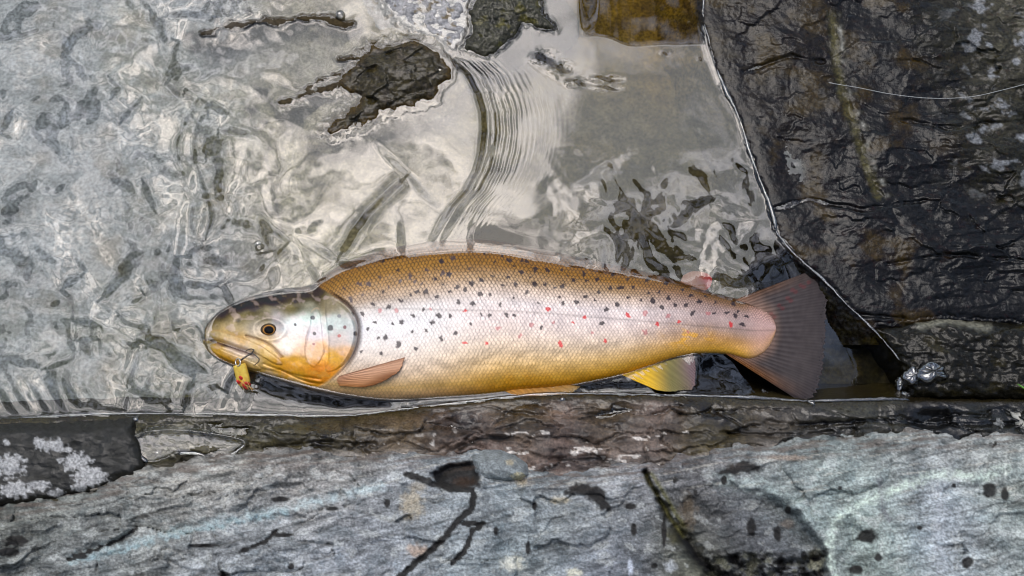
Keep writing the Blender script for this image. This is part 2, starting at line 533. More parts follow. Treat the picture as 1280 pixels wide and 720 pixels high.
def z_bed(px, py):
    z = -.030+bed_detail(px, py)
    z = z+.006*sstep(330, 360, px)*sstep(600, 560, px)*sstep(330, 250, py)     # pale slab in the middle of the pool
    z = z-.018*sstep(250, 330, py)*sstep(700, 620, px)
    z = z-.022*sstep(295, 345, py)*sstep(600, 700, px)
    z = z-.020*sstep(395, 460, py)
    st = segdist(px, py, [(200, -40), (320, 26), (430, 20)])
    z = z+.012*sstep(120, 20, py)*sstep(200, 300, px)*sstep(620, 560, px)
    for pl, w in STRANDS:
        d = segdist(px, py, pl)+2.6*noise(px/9, py/6, 131)
        w = w*np.clip(.75+.9*noise(px/26, py/19, 134), .25, 1.6)
        z = np.maximum(z, .0010-.0025*sstep(w*.3, w*1.3, d)-.030*sstep(w*1.1, w*6, d)+.0006*noise(px/4, py/4, 133))
    return np.maximum(z, -.11)

TERRAIN = [z_slab, z_lower, z_ledge, z_top, z_mossy, z_pale, z_bed]

# ------------------------------------------------------------------ the trout's shape
UP = smooth([(255.5, 418), (257, 410), (263, 400), (280, 386), (305, 373), (345, 362.5), (385, 357), (402, 347), (430, 329), (480, 312), (530, 303), (580, 298.5),
             (620, 301), (680, 312), (740, 325), (800, 338), (850, 352), (890, 366), (920, 373), (940, 376), (955, 383), (964, 393), (969, 404), (970, 410)], 6)
LO = smooth([(256, 419), (257, 430), (264, 443), (290, 457), (330, 470), (370, 483), (400, 491), (440, 498), (490, 502), (540, 500), (600, 496), (640, 491.5), (700, 486),
             (740, 479), (780, 470), (815, 458), (845, 448), (880, 442.5), (910, 443), (935, 449), (952, 443), (962, 432), (968, 420), (970, 412)], 6)
def yT(x): return np.interp(x, UP[:, 0], UP[:, 1])
def yB(x): return np.interp(x, LO[:, 0], LO[:, 1])
TH = np.array([(254, 1), (258, 3.0), (275, 9), (320, 17), (380, 22), (440, 25), (560, 27), (680, 25), (780, 19.5), (850, 14), (905, 9.5), (940, 6.5), (960, 4), (970, 1.5)], float)
ZT = np.array([(254, -2), (275, 5.0), (330, 9.5), (400, 10.5), (450, 10), (560, 9.5), (680, 8.5), (780, 6), (860, 4.0), (920, 2.5), (955, 1.0), (970, -.6)], float)
def th(x): return np.interp(x, TH[:, 0], TH[:, 1])*1e-3
def zt(x): return np.interp(x, ZT[:, 0], ZT[:, 1])*1e-3+.004*sstep(380, 500, x)*sstep(960, 800, x)
def roll(x): return .03+.05*sstep(360, 480, x)
def z_trout(px, py):
    a, b = yT(px), yB(px)
    v = (2*py-a-b)/np.maximum(b-a, 1)
    vv = np.clip(v, -1, 1)
    hh = (b-a)*.5*MM
    z = zt(px)-th(px)+th(px)*(1-np.abs(vv)**3.2)**(1/2.3)+roll(px)*hh*(vv-.15)
    return np.where((np.abs(v) <= 1) & (px > 256) & (px < 970), z, -.2)

# ------------------------------------------------------------------ stream bed
BEDC = [(20, 100, 138, 134, 118), (60, 300, 136, 132, 116), (60, 450, 124, 120, 100), (150, 200, 140, 136, 122), (230, 120, 128, 120, 92), (220, 250, 120, 112, 84), (300, 60, 146, 140, 126),
        (290, 170, 120, 112, 80), (300, 240, 118, 110, 84), (380, 60, 140, 134, 118), (350, 180, 122, 115, 92), (420, 210, 124, 116, 98), (480, 180, 122, 114, 96), (540, 180, 118, 110, 94), (400, 270, 118, 112, 88),
        (460, 270, 100, 90, 52), (540, 260, 116, 108, 90), (600, 150, 98, 86, 44), (600, 250, 92, 82, 50), (660, 120, 92, 84, 58), (690, 70, 84, 68, 20), (740, 120, 96, 88, 66), (800, 20, 112, 84, 10),
        (760, 60, 100, 78, 18), (840, 50, 104, 78, 10), (880, 120, 88, 80, 58), (760, 200, 90, 82, 60), (700, 250, 74, 64, 32), (640, 280, 80, 72, 44), (780, 290, 66, 58, 30), (860, 240, 78, 70, 44), (900, 320, 62, 56, 34), (930, 260, 60, 54, 30),
        (250, 340, 110, 106, 96), (200, 400, 110, 104, 74), (230, 470, 84, 78, 34), (300, 490, 70, 68, 60), (150, 480, 112, 106, 80), (600, 400, 60, 54, 36), (480, 510, 34, 32, 28), (760, 500, 40, 36, 26), (900, 460, 22, 20, 16), (980, 440, 40, 36, 20),  # near-black samples paint the shade between fish and ledge into the bed
        (1060, 430, 46, 40, 16), (1060, 480, 52, 46, 22), (980, 340, 40, 36, 16), (400, 10, 140, 130, 108), (450, 20, 138, 128, 104)]
def c_bed(px, py):
    wx = px+22*fbm(px/45, py/45, 3, 141); wy = py+22*fbm(px/45, py/45, 3, 142)
    c = rbf(wx, wy, BEDC, 42, .95)*np.array([.96, .99, 1.10])
    c = c*(1+.25*sstep(325, 360, px)*sstep(640, 560, px)*sstep(120, 150, py))[..., None]
    m = 1+.55*fbm(px/26, py/20, 5, 143)+.25*fbm(px/6, py/5, 3, 145)
    m = 1+(m-1)*(1-.6*sstep(340, 240, px))
    c = c*np.clip(m, .4, 1.9)[..., None]
    c = mix(c, c*np.array([.86, .98, 1.22]), sstep(360, 230, px))
    olive = sstep(.12, .5, fbm(px/70, py/50, 4, 147))*.55
    c = mix(c, lin((92, 78, 34)), olive*.7)
    # pale caustic light threads and mottles painted into the bed colour, strongest at left
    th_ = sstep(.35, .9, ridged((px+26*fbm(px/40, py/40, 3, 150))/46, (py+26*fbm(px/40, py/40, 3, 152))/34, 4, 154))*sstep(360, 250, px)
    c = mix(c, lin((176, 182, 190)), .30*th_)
    c = mix(c, lin((140, 146, 152)), .40*sstep(340, 240, px)*sstep(-.2, .4, fbm(px/50, py/40, 4, 156)))
    cr = np.zeros_like(px)
    for pl in ([(385, 195), (405, 185), (430, 178), (450, 172)], [(640, 215), (655, 200), (680, 170), (700, 150)], [(330, 240), (360, 225), (385, 195)], [(500, 180), (520, 160), (528, 140)], [(340, 160), (333, 200), (352, 290)]):
        cr = np.maximum(cr, np.exp(-((segdist(px, py, pl)+2*noise(px/7, py/7, 149))/2.2)**2))
    c = c*(1-.5*cr)[..., None]
    up = np.zeros_like(px)
    for pl, w in STRANDS:
        w = w*np.clip(.75+.9*noise(px/26, py/19, 134), .25, 1.6)
        up = np.maximum(up, sstep(w*1.7, w*.6, segdist(px, py, pl)+2.6*noise(px/9, py/6, 131)))
    c = mix(c, lin((58, 44, 14)), up*.85)
    return np.clip(punch(c, .2, 1.2), .006, .7)

bax = axis(-60, 1150, 2.2, -3000, 4200)
bay = axis(-60, 540, 2.2, -1500, 900)
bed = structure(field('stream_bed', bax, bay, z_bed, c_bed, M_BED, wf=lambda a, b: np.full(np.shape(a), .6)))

gx = np.linspace(-60, 60, 41); GXX, GYY = np.meshgrid(gx, gx)
gz = -.16+.25*fbm(GXX/9, GYY/9, 3, 5)*sstep(4, 25, np.hypot(GXX, GYY))
add = add_mesh('ground', np.stack([GXX, GYY, gz], -1).reshape(-1, 3), grid_faces(41, 41, flip=True), M_BED,
               attrs={'Col': np.tile(lin((112, 106, 90)), (41*41, 1)), 'Wet': np.zeros(41*41)})
structure(add)

# ------------------------------------------------------------------ rocks
def rock(name, label, ax, ay, zf, cf, mat, keep, wf, cat='rock'):
    o = field(name, ax, ay, zf, cf, mat, keep=keep, wf=wf)
    return tag(o, label, cat)

def c_slab(px, py):
    c = rbf(px, py, [(900, 60, 66, 60, 30), (930, 150, 58, 52, 28), (960, 60, 62, 56, 34), (980, 180, 50, 46, 28), (1010, 110, 62, 58, 46), (1040, 250, 44, 40, 18), (1100, 60, 46, 46, 34), (1150, 130, 42, 42, 34), (1200, 60, 66, 68, 72),
                      (1260, 40, 110, 114, 122), (1265, 120, 92, 95, 100), (1250, 210, 66, 68, 66), (1150, 230, 40, 38, 28), (1200, 300, 32, 30, 18), (1050, 320, 48, 40, 12), (1000, 290, 46, 40, 14), (1100, 370, 40, 34, 10), (1250, 350, 22, 20, 12), (1080, 180, 44, 42, 26)], 38, .26)*np.array([1.2, 1.0, .5])
    m = 1+.7*fbm(px/30, py/14, 5, 151)+.4*fbm(px/6, py/4, 3, 153)
    c = c*np.clip(m, .25, 2.3)[..., None]
    ol = sstep(.05, .5, fbm(px/55, py/45, 4, 155))
    c = mix(c, lin((60, 47, 5)), ol*.85*sstep(1230, 1130, px))
    pale = sstep(.22, .42, fbm(px/34, py/22, 5, 157))*sstep(1150, 1245, px)*sstep(290, 180, py)
    c = mix(c, lin((130, 132, 134)), pale*.7)
    d = segdist(px, py, [(1040, 20), (1046, 75), (1052, 115), (1068, 160), (1082, 205), (1098, 245)])+2*noise(px/8, py/8, 158)
    c = mix(c, lin((86, 80, 46)), np.clip(.6+.5*fbm(px/10, py/9, 3, 162), 0, .85)*np.exp(-((d-1)/4.5)**2))
    d2 = np.abs(segdist(px, py, [(1046, 20), (1054, 75), (1062, 105), (1078, 155), (1092, 200), (1110, 245)]))+2.4*noise(px/5, py/5, 159)
    c = mix(c, lin((150, 148, 138)), np.clip(1.2*noise(px/16, py/13, 163), 0, .7)*np.exp(-(d2/3.5)**2))
    c = mix(c, c_bed(px, py), sstep(2, 10, sdf(px, py, SLAB)))
    rust = sstep(.42, .62, fbm(px/12, py/5, 3, 160))*sstep(950, 1000, px)
    c = mix(c, lin((70, 40, 30)), rust*.2)
    return np.clip(punch(c, .05, 1.2)*.8, .004, .7)
sax = axis(858, 1290, 1.5, 640, 2600); say = axis(-12, 424, 1.5, -2400, 430)
rock('wet_rock_slab', 'large dark olive wet rock slab with a pale diagonal groove, sloping out of the pool', sax, say, z_slab, c_slab, M_DARK,
     lambda a, b: sdf(a, b, SLAB) < 75, lambda a, b: np.clip(.6+1.3*fbm(a/45, b/24, 4, 161), 0, 1))

def c_lower(px, py):
    c = np.broadcast_to(lin((18, 16, 8)), px.shape+(3,))*np.clip(1+.7*fbm(px/22, py/12, 5, 171), .3, 2.5)[..., None]
    e = segdist(px, py, [(1150, 408), (1185, 400), (1210, 404), (1235, 410)])+3*noise(px/8, py/5, 173)
    c = mix(c, lin((120, 118, 104)), .75*np.exp(-(e/4.5)**2))
    c = mix(c, lin((44, 38, 12)), .5*sstep(.2, .5, fbm(px/40, py/20, 4, 175)))
    return c
lax = axis(1040, 1290, 1.8, 1000, 2600); lay = axis(384, 520, 1.8, 370, 700)
rock('black_wet_rock', 'nearly black wet rock with a pale upper rim, under the dark slab', lax, lay, z_lower, c_lower, M_DARK,
     lambda a, b: sdf(a, b, LOWER) < 45, lambda a, b: np.clip(.8+.5*fbm(a/20, b/12, 4, 177), 0, 1))

def c_ledge(px, py):
    d = py-curve_y(WL, px)
    c = rbf(px, py, [(200, 535, 74, 68, 40), (260, 570, 66, 60, 34), (330, 545, 76, 70, 46), (380, 530, 64, 56, 26), (430, 545, 80, 70, 46), (500, 530, 82, 68, 46), (470, 560, 92, 80, 66), (560, 530, 90, 74, 62), (620, 560, 104, 88, 80),
                      (650, 520, 76, 62, 34), (700, 545, 100, 84, 76), (760, 520, 80, 66, 44), (780, 560, 96, 84, 76), (830, 540, 92, 78, 70), (880, 552, 72, 62, 24), (900, 520, 66, 56, 34), (960, 535, 76, 68, 58), (1020, 540, 70, 66, 58), (1080, 520, 48, 44, 22),
                      (1080, 545, 78, 76, 72), (1180, 525, 34, 32, 18), (1250, 520, 30, 30, 18), (1250, 540, 60, 60, 56), (1180, 500, 30, 28, 12)], 26, .82)
    m = 1+.55*fbm(px/34, (py+.06*px)/14, 5, 181)+.45*fbm(px/8, py/5, 4, 183)
    big = fbm(px/75, py/40, 3, 180)
    c = c*np.clip(m+.7*big, .2, 2.4)[..., None]
    dry = sstep(-14, 4, py-curve_y(FG_TOP, px))*sstep(-.15, .25, fbm(px/50, (py+.1*px)/6, 4, 184))*sstep(1050, 950, px)
    c = mix(c, lin((134, 128, 120)), dry*.8)
    c = mix(c, lin((58, 50, 16))*.8, .75*sstep(12, 2, d+5*noise(px/20, py/9, 185)))
    pale = sstep(.40, .52, fbm(px/40+noise(px/20, py/20, 186), (py+.05*px)/12, 5, 187))*sstep(24, 44, d)*sstep(1000, 900, px)
    c = mix(c, lin((165, 160, 152)), pale*.75)
    for (x, y, a, b) in ((680, 541, 10, 4), (733, 562, 26, 6), (770, 577, 18, 5), (505, 568, 22, 3), (800, 548, 16, 4), (640, 566, 34, 3)):
        k = sstep(.55, .2, ((px-x)/a)**2+((py-y)/b)**2+.6*noise(px/5, py/3, 188))
        c = mix(c, lin((172, 166, 158)), .8*k)
    for pl in ([(575, 562), (600, 548), (640, 548)], [(700, 575), (745, 572), (800, 588)], [(1000, 530), (1090, 526), (1280, 530)]):
        c = c*(1-.75*np.exp(-((segdist(px, py, pl)+2*noise(px/8, py/5, 189))/2.6)**2))[..., None]
    return np.clip(punch(c, .11, 1.4), .005, .7)
eax = axis(-30, 1300, 2.0, -2600, 3200); eay = axis(470, 618, 1.6, 440, 700)
rock('brown_rock_ledge', 'long narrow brown layered rock ledge, wet along the trout pool', eax, eay, z_ledge, c_ledge, M_LEDGE,
     lambda a, b: b-curve_y(WL, a) > -32, lambda a, b: np.clip(sstep(45, 4, b-curve_y(WL, a))*.9+.35+.7*fbm(a/40, b/12, 4, 191)+.5*sstep(950, 1100, a), 0, 1))

def c_lichen(px, py):
    c = np.broadcast_to(lin((20, 19, 12)), px.shape+(3,))*np.clip(1+.6*fbm(px/12, py/9, 4, 201), .3, 2.3)[..., None]
    n = 5*fbm(px/7, py/6, 4, 203)
    for (x, y, a, b) in ((62, 556, 20, 8), (48, 552, 7, 5), (12, 582, 20, 15), (95, 577, 18, 11), (82, 562, 8, 4), (112, 596, 20, 13), (20, 612, 22, 10), (50, 607, 14, 7), (8, 553, 4, 4), (70, 616, 12, 5), (100, 610, 10, 6)):
        k = sstep(1.15, .7, np.sqrt(((px-x)/a)**2+((py-y)/b)**2)+.14*n)
        c = mix(c, lin((150, 150, 148))*np.clip(1+.5*noise(px/3, py/3, 205), .5, 1.4)[..., None], k)
    return c
rock('lichen_rock', 'black wet rock blotched with pale grey lichen at the waterline', axis(-30, 190, 1.5, -1200, 200), axis(522, 640, 1.5, 515, 660), z_lichen, c_lichen, M_LEDGE,
     lambda a, b: sdf(a, b, LICHEN) < 10, lambda a, b: np.clip(.35+.5*fbm(a/20, b/12, 4, 207), 0, 1))

FSP = [(1237, 613, 9, 10), (1256, 618, 5, 9), (1084, 670, 13, 9), (1209, 703, 8, 7), (972, 667, 5, 10), (939, 659, 6, 12), (792, 662, 4, 8), (830, 665, 3, 20), (985, 637, 4, 6), (1005, 695, 4, 6), (1098, 697, 5, 5), (1070, 712, 9, 6), (1192, 607, 3, 3),
       (869, 615, 3, 4), (844, 600, 3, 4), (484, 629, 4, 6), (660, 685, 3, 9), (352, 669, 14, 3), (350, 624, 11, 4), (818, 707, 4, 4), (620, 664, 3, 6), (364, 708, 4, 4), (905, 600, 4, 7), (788, 633, 8, 4), (20, 676, 16, 7), (10, 690, 14, 6), (100, 695, 10, 4),
       (255, 682, 20, 2.5), (415, 636, 8, 3), (668, 632, 3, 6), (1150, 660, 3, 3), (1050, 610, 3, 3), (280, 718, 8, 3)]
def c_front(px, py):
    c = rbf(px, py, [(60, 650, 112, 112, 106), (150, 640, 128, 128, 124), (100, 705, 116, 118, 118), (250, 610, 140, 136, 130), (300, 690, 138, 140, 142), (400, 600, 134, 130, 126), (450, 680, 134, 136, 140), (560, 640, 132, 134, 136), (640, 620, 126, 130, 132), (620, 700, 122, 128, 130),
                      (740, 640, 122, 126, 126), (760, 600, 136, 134, 136), (780, 700, 112, 114, 122), (880, 620, 104, 102, 104), (930, 650, 96, 96, 100), (980, 690, 92, 92, 96), (860, 690, 84, 82, 62), (960, 580, 128, 128, 126), (1100, 570, 134, 136, 134), (1230, 560, 140, 140, 138),
                      (1000, 610, 136, 144, 142), (1060, 620, 138, 148, 144), (1110, 680, 128, 136, 130), (1180, 660, 150, 154, 162), (1240, 690, 136, 140, 138), (1260, 620, 134, 140, 134)], 40, 1.02)
    m = 1+.34*fbm(px/70, py/40, 4, 210)+.30*fbm(px/22, py/15, 3, 211)+.26*fbm(px/4, py/3.4, 2, 213)+.34*fbm((px+9*noise(px/30, py/30, 214))/55, (py+.22*px)/3.2, 3, 216)+.30*fbm(px/70, (py+.22*px)/9, 5, 215)*(sstep(700, 250, px)*.9+.35)
    c = c*np.clip(m, .35, 1.8)[..., None]
    fo = fbm((px+12*noise(px/40, py/30, 234))/60, (py+.22*px+8*noise(px/50, py/30, 235))/7, 5, 236)
    c = c*(1-.34*sstep(.24, .32, fo)+.22*sstep(-.26, -.36, fo))[..., None]
    pb = fbm(px/26, py/18, 5, 237)
    c = mix(c, c*np.array([.72, .76, .78]), sstep(.22, .28, pb)*.8)
    c = mix(c, np.array([.46, .46, .44]), sstep(-.30, -.38, pb)*.35)
    # dark streaks between the layers at the left
    st = sstep(.30, .55, fbm(px/70+5, (py+.25*px)/9, 5, 217))*sstep(420, 180, px)
    c = mix(c, lin((48, 46, 40)), st*.75)
    st = sstep(.34, .55, fbm(px/60+15, (py+.2*px)/6, 5, 218))*sstep(650, 600, py)
    c = mix(c, lin((176, 170, 160)), st*.5)
    def line(pl, w, colr, k, wob=2.0, seed=219):
        nonlocal c
        d = segdist(px, py, pl)+wob*noise(px/6, py/6, seed)
        c = mix(c, lin(colr), k*np.clip(.8+.9*fbm(px/15, py/11, 4, seed+20), .1, 1)*np.exp(-(np.clip(d, 0, None)/w)**2))
    line(smooth([(90, 700), (225, 664), (300, 648), (360, 636), (475, 608)], 5), 6, (176, 190, 192), .6, 5)
    line(smooth([(90, 704), (225, 668), (300, 652), (360, 640)], 5), 3, (120, 146, 152), .5, 5)
    line(smooth([(1256, 585), (1225, 596), (1170, 594), (1120, 612), (1070, 632), (1042, 655), (1036, 690), (1044, 720)], 5), 5.5, (186, 196, 184), .8, 6)
    line(smooth([(1030, 662), (1010, 640), (985, 622), (950, 608), (900, 598)], 5), 10, (158, 170, 166), .5, 8)
    line([(1176, 605), (1172, 660), (1180, 730)], 8, (176, 178, 184), .4, 9)
    line([(1258, 560), (1256, 605)], 1.5, (190, 190, 184), .6, 1)
    line([(1100, 600), (1104, 640), (1112, 650)], 3.5, (108, 106, 112), .6, 2)
    for (x, y, r1, r2, colr) in ((515, 631, 16, 20, (160, 146, 124)), (521, 688, 14, 9, (164, 140, 122)), (640, 705, 17, 10, (205, 200, 186)), (718, 716, 11, 6, (196, 190, 170)), (652, 602, 8, 6, (186, 172, 146)), (523, 608, 12, 7, (150, 140, 126)),
                                 (700, 625, 14, 5, (165, 152, 128)), (985, 655, 10, 6, (120, 108, 98)), (860, 640, 12, 26, (98, 82, 62)), (848, 668, 16, 14, (74, 70, 38)), (1020, 700, 10, 16, (150, 146, 124)), (788, 708, 4, 12, (180, 184, 196)), (838, 708, 8, 8, (176, 178, 182)), (985, 572, 30, 3.5, (150, 132, 118))):
        k = sstep(1.2, .5, np.sqrt(((px-x)/r1)**2+((py-y)/r2)**2)+.4*fbm(px/7, py/7, 3, 221))
        c = mix(c, lin(colr), .7*k)
    dk = np.zeros_like(px)
    for (x, y, r1, r2) in FSP:
        dk = np.maximum(dk, sstep(1.2, .75, np.sqrt(((px-x)/r1)**2+((py-y)/r2)**2)+.22*noise(px/6, py/6, 223)))
    for pl, w in (([(592, 618), (590, 635), (568, 655), (556, 672), (530, 695), (505, 716), (490, 730)], 4), ([(580, 654), (604, 655), (592, 662), (580, 690), (566, 704)], 3.2), ([(345, 664), (330, 678), (300, 690)], 2.5), ([(170, 660), (150, 675), (85, 700)], 2.2),
                  ([(508, 593), (530, 600), (560, 610), (590, 612)], 4), ([(1240, 560), (1246, 552)], 1)):
        dk = np.maximum(dk, sstep(1.3, .8, (segdist(px, py, pl)+2.2*noise(px/7, py/7, 225))/w))
    for pg in ([(700, 618), (720, 604), (745, 606), (758, 618), (764, 640), (752, 638), (740, 626), (722, 618)], [(895, 594), (912, 582), (930, 575), (950, 584), (953, 588), (925, 592)], [(538, 592), (560, 579), (591, 576), (600, 596), (600, 606), (566, 612), (545, 604)]):
        dk = np.maximum(dk, sstep(2.5, -2.5, sdf(px, py, pg)+3*noise(px/6, py/6, 227)))
    c = mix(c, lin((26, 21, 17)), dk*.93)
    c = mix(c, lin((70, 46, 26)), .6*sstep(1, .4, np.hypot((px-580)/20, (py-602)/8)+.3*noise(px/4, py/4, 228)))
    cl = segdist(px, py, [(806, 590), (818, 612), (832, 640), (846, 662), (866, 690), (884, 712), (900, 740)])
    c = mix(c, lin((20, 18, 12)), np.exp(-((cl+3.5*fbm(px/12, py/12, 3, 82)+1.0*noise(px/5, py/5, 229))/(2.2+5*sstep(600, 700, py)))**2))
    fc = sdf(px, py, [(808, 588), (850, 584), (895, 592), (960, 612), (1000, 640), (1030, 680), (1042, 730), (1050, 800), (930, 800), (884, 716), (846, 662), (818, 612)])+4*fbm(px/25, py/20, 3, 85)
    c = c*(1-.14*sstep(3, -8, fc))[..., None]
    gr = segdist(px, py, [(812, 596), (826, 618), (842, 646), (858, 668)])
    c = mix(c, lin((96, 92, 44)), .7*np.exp(-((gr-4)/3)**2)*sstep(860, 850, px))
    pit = sdf(px, py, [(880, 700), (930, 690), (985, 700), (1030, 690), (1040, 740), (880, 740)])+7*fbm(px/16, py/12, 3, 83)
    pn = fbm(px/20, py/14, 5, 231)
    c = mix(c, lin((30, 27, 20)), sstep(8, -4, pit)*sstep(.0, .25, pn))
    c = mix(c, lin((112, 110, 90)), sstep(4, -6, pit)*sstep(.0, -.3, pn)*.6)
    br = sstep(26, 4, py-curve_y(FG_TOP, px))*sstep(-.1, .3, fbm(px/45, (py+.1*px)/5, 4, 233))
    c = mix(c, lin((104, 88, 78)), br*.6)
    return np.clip(punch(c, .22, 1.22)*np.array([.97, 1.0, .98]), .006, .8)
fax = axis(-30, 1310, 1.6, -2600, 3200); fay = axis(538, 735, 1.6, 500, 2200)
rock('grey_rock', 'broad pale grey layered bedrock with dark wet spots and a pale curved vein', fax, fay, z_front, c_front, M_GREY,
     lambda a, b: b-curve_y(FG_TOP, a) > -14, lambda a, b: np.clip(.15+.5*fbm(a/60, b/40, 4, 241), 0, 1))

# loose stone wedged in the ledge
STONE = [(592, 574), (605, 569), (625, 569), (642, 575), (655, 583), (660, 593), (652, 600), (630, 602), (604, 601), (594, 590)]
def z_stone(px, py):
    s = sdf(px, py, STONE)
    ins = np.clip(-s, 0, None)
    return np.where(s < 0, .028+.012*(1-np.exp(-ins/5))+.0012*fbm(px/8, py/6, 3, 251)+.00012*(py-585), .028-s*MM*5)
def c_stone(px, py):
    c = np.broadcast_to(lin((122, 128, 128)), px.shape+(3,))*np.clip(1+.4*fbm(px/8, py/7, 4, 253), .4, 1.6)[..., None]
    c = mix(c, lin((172, 160, 132)), .7*sstep(1, .4, np.hypot((px-638)/8, (py-578)/5)+.4*noise(px/4, py/4, 254)))
    return mix(c, lin((178, 168, 130)), .7*sstep(1, .4, np.hypot((px-648)/12, (py-595)/6)+.5*noise(px/4, py/4, 255)))
rock('wedged_stone', 'small angular grey stone wedged beside a dark hollow, between ledge and pale bedrock', axis(586, 666, 1.3, 585, 667), axis(562, 608, 1.3, 561, 609), z_stone, c_stone, M_GREY,
     lambda a, b: sdf(a, b, STONE) < 6, lambda a, b: np.full(np.shape(a), .2), 'stone')

def c_top(px, py):
    c = np.broadcast_to(lin((46, 40, 22)), px.shape+(3,))*np.clip(1+.7*fbm(px/14, py/9, 5, 261), .3, 2.2)[..., None]
    c = mix(c, lin((84, 76, 66)), .6*sstep(.1, .5, fbm(px/20+3, py/9, 4, 263)))
    s = sdf(px, py, TOPROCK)
    c = mix(c, lin((62, 46, 10)), .8*sstep(-9, 0, s+3*noise(px/7, py/7, 265)))
    return mix(c, c_bed(px, py), sstep(2, 13, s+4*noise(px/9, py/9, 266)))
rock('emergent_rock', 'small jagged dark brown rock breaking the water surface amid the pool', axis(392, 575, 1.3, 380, 590), axis(40, 180, 1.3, 30, 190), z_top, c_top, M_DARK,
     lambda a, b: sdf(a, b, TOPROCK) < 25, lambda a, b: np.clip(.8+.5*fbm(a/10, b/7, 3, 267), 0, 1))

def c_mossy(px, py):
    c = np.broadcast_to(lin((58, 56, 44)), px.shape+(3,))*np.clip(1+.7*fbm(px/16, py/12, 5, 271), .3, 2.2)[..., None]
    c = mix(c, lin((84, 78, 24)), .7*sstep(.1, .45, fbm(px/22, py/16, 4, 273)))
    s = sdf(px, py, MOSSY)
    return mix(c, lin((30, 26, 10)), .75*sstep(-8, 2, s+3*noise(px/7, py/7, 275)))
rock('mossy_rock', 'dark wet rock speckled with olive moss at the pool edge, behind the ring ripples', axis(568, 745, 1.5, 540, 760, 1.3), axis(-12, 80, 1.5, -220, 90), z_mossy, c_mossy, M_DARK,
     lambda a, b: sdf(a, b, MOSSY) < 30, lambda a, b: np.clip(.7+.6*fbm(a/12, b/9, 4, 277), 0, 1))

def c_pale(px, py):
    c = np.broadcast_to(lin((138, 136, 134)), px.shape+(3,))*np.clip(1+.5*fbm(px/10, py/8, 5, 281), .3, 1.7)[..., None]
    c = mix(c, lin((88, 70, 20)), .85*sstep(.22, .42, fbm(px/12, py/9, 4, 283)))
    s = sdf(px, py, PALE)
    return mix(c, lin((60, 48, 16)), .8*sstep(-3, 2, s+3*noise(px/7, py/7, 285))*sstep(560, 575, px))
rock('pale_rock', 'pale grey wet rock flecked with yellow algae, barely awash beside the mossy rock', axis(468, 600, 1.4, 440, 610, 1.3), axis(-12, 72, 1.4, -220, 80), z_pale, c_pale, M_LEDGE,
     lambda a, b: sdf(a, b, PALE) < 30, lambda a, b: np.full(np.shape(a), .8))

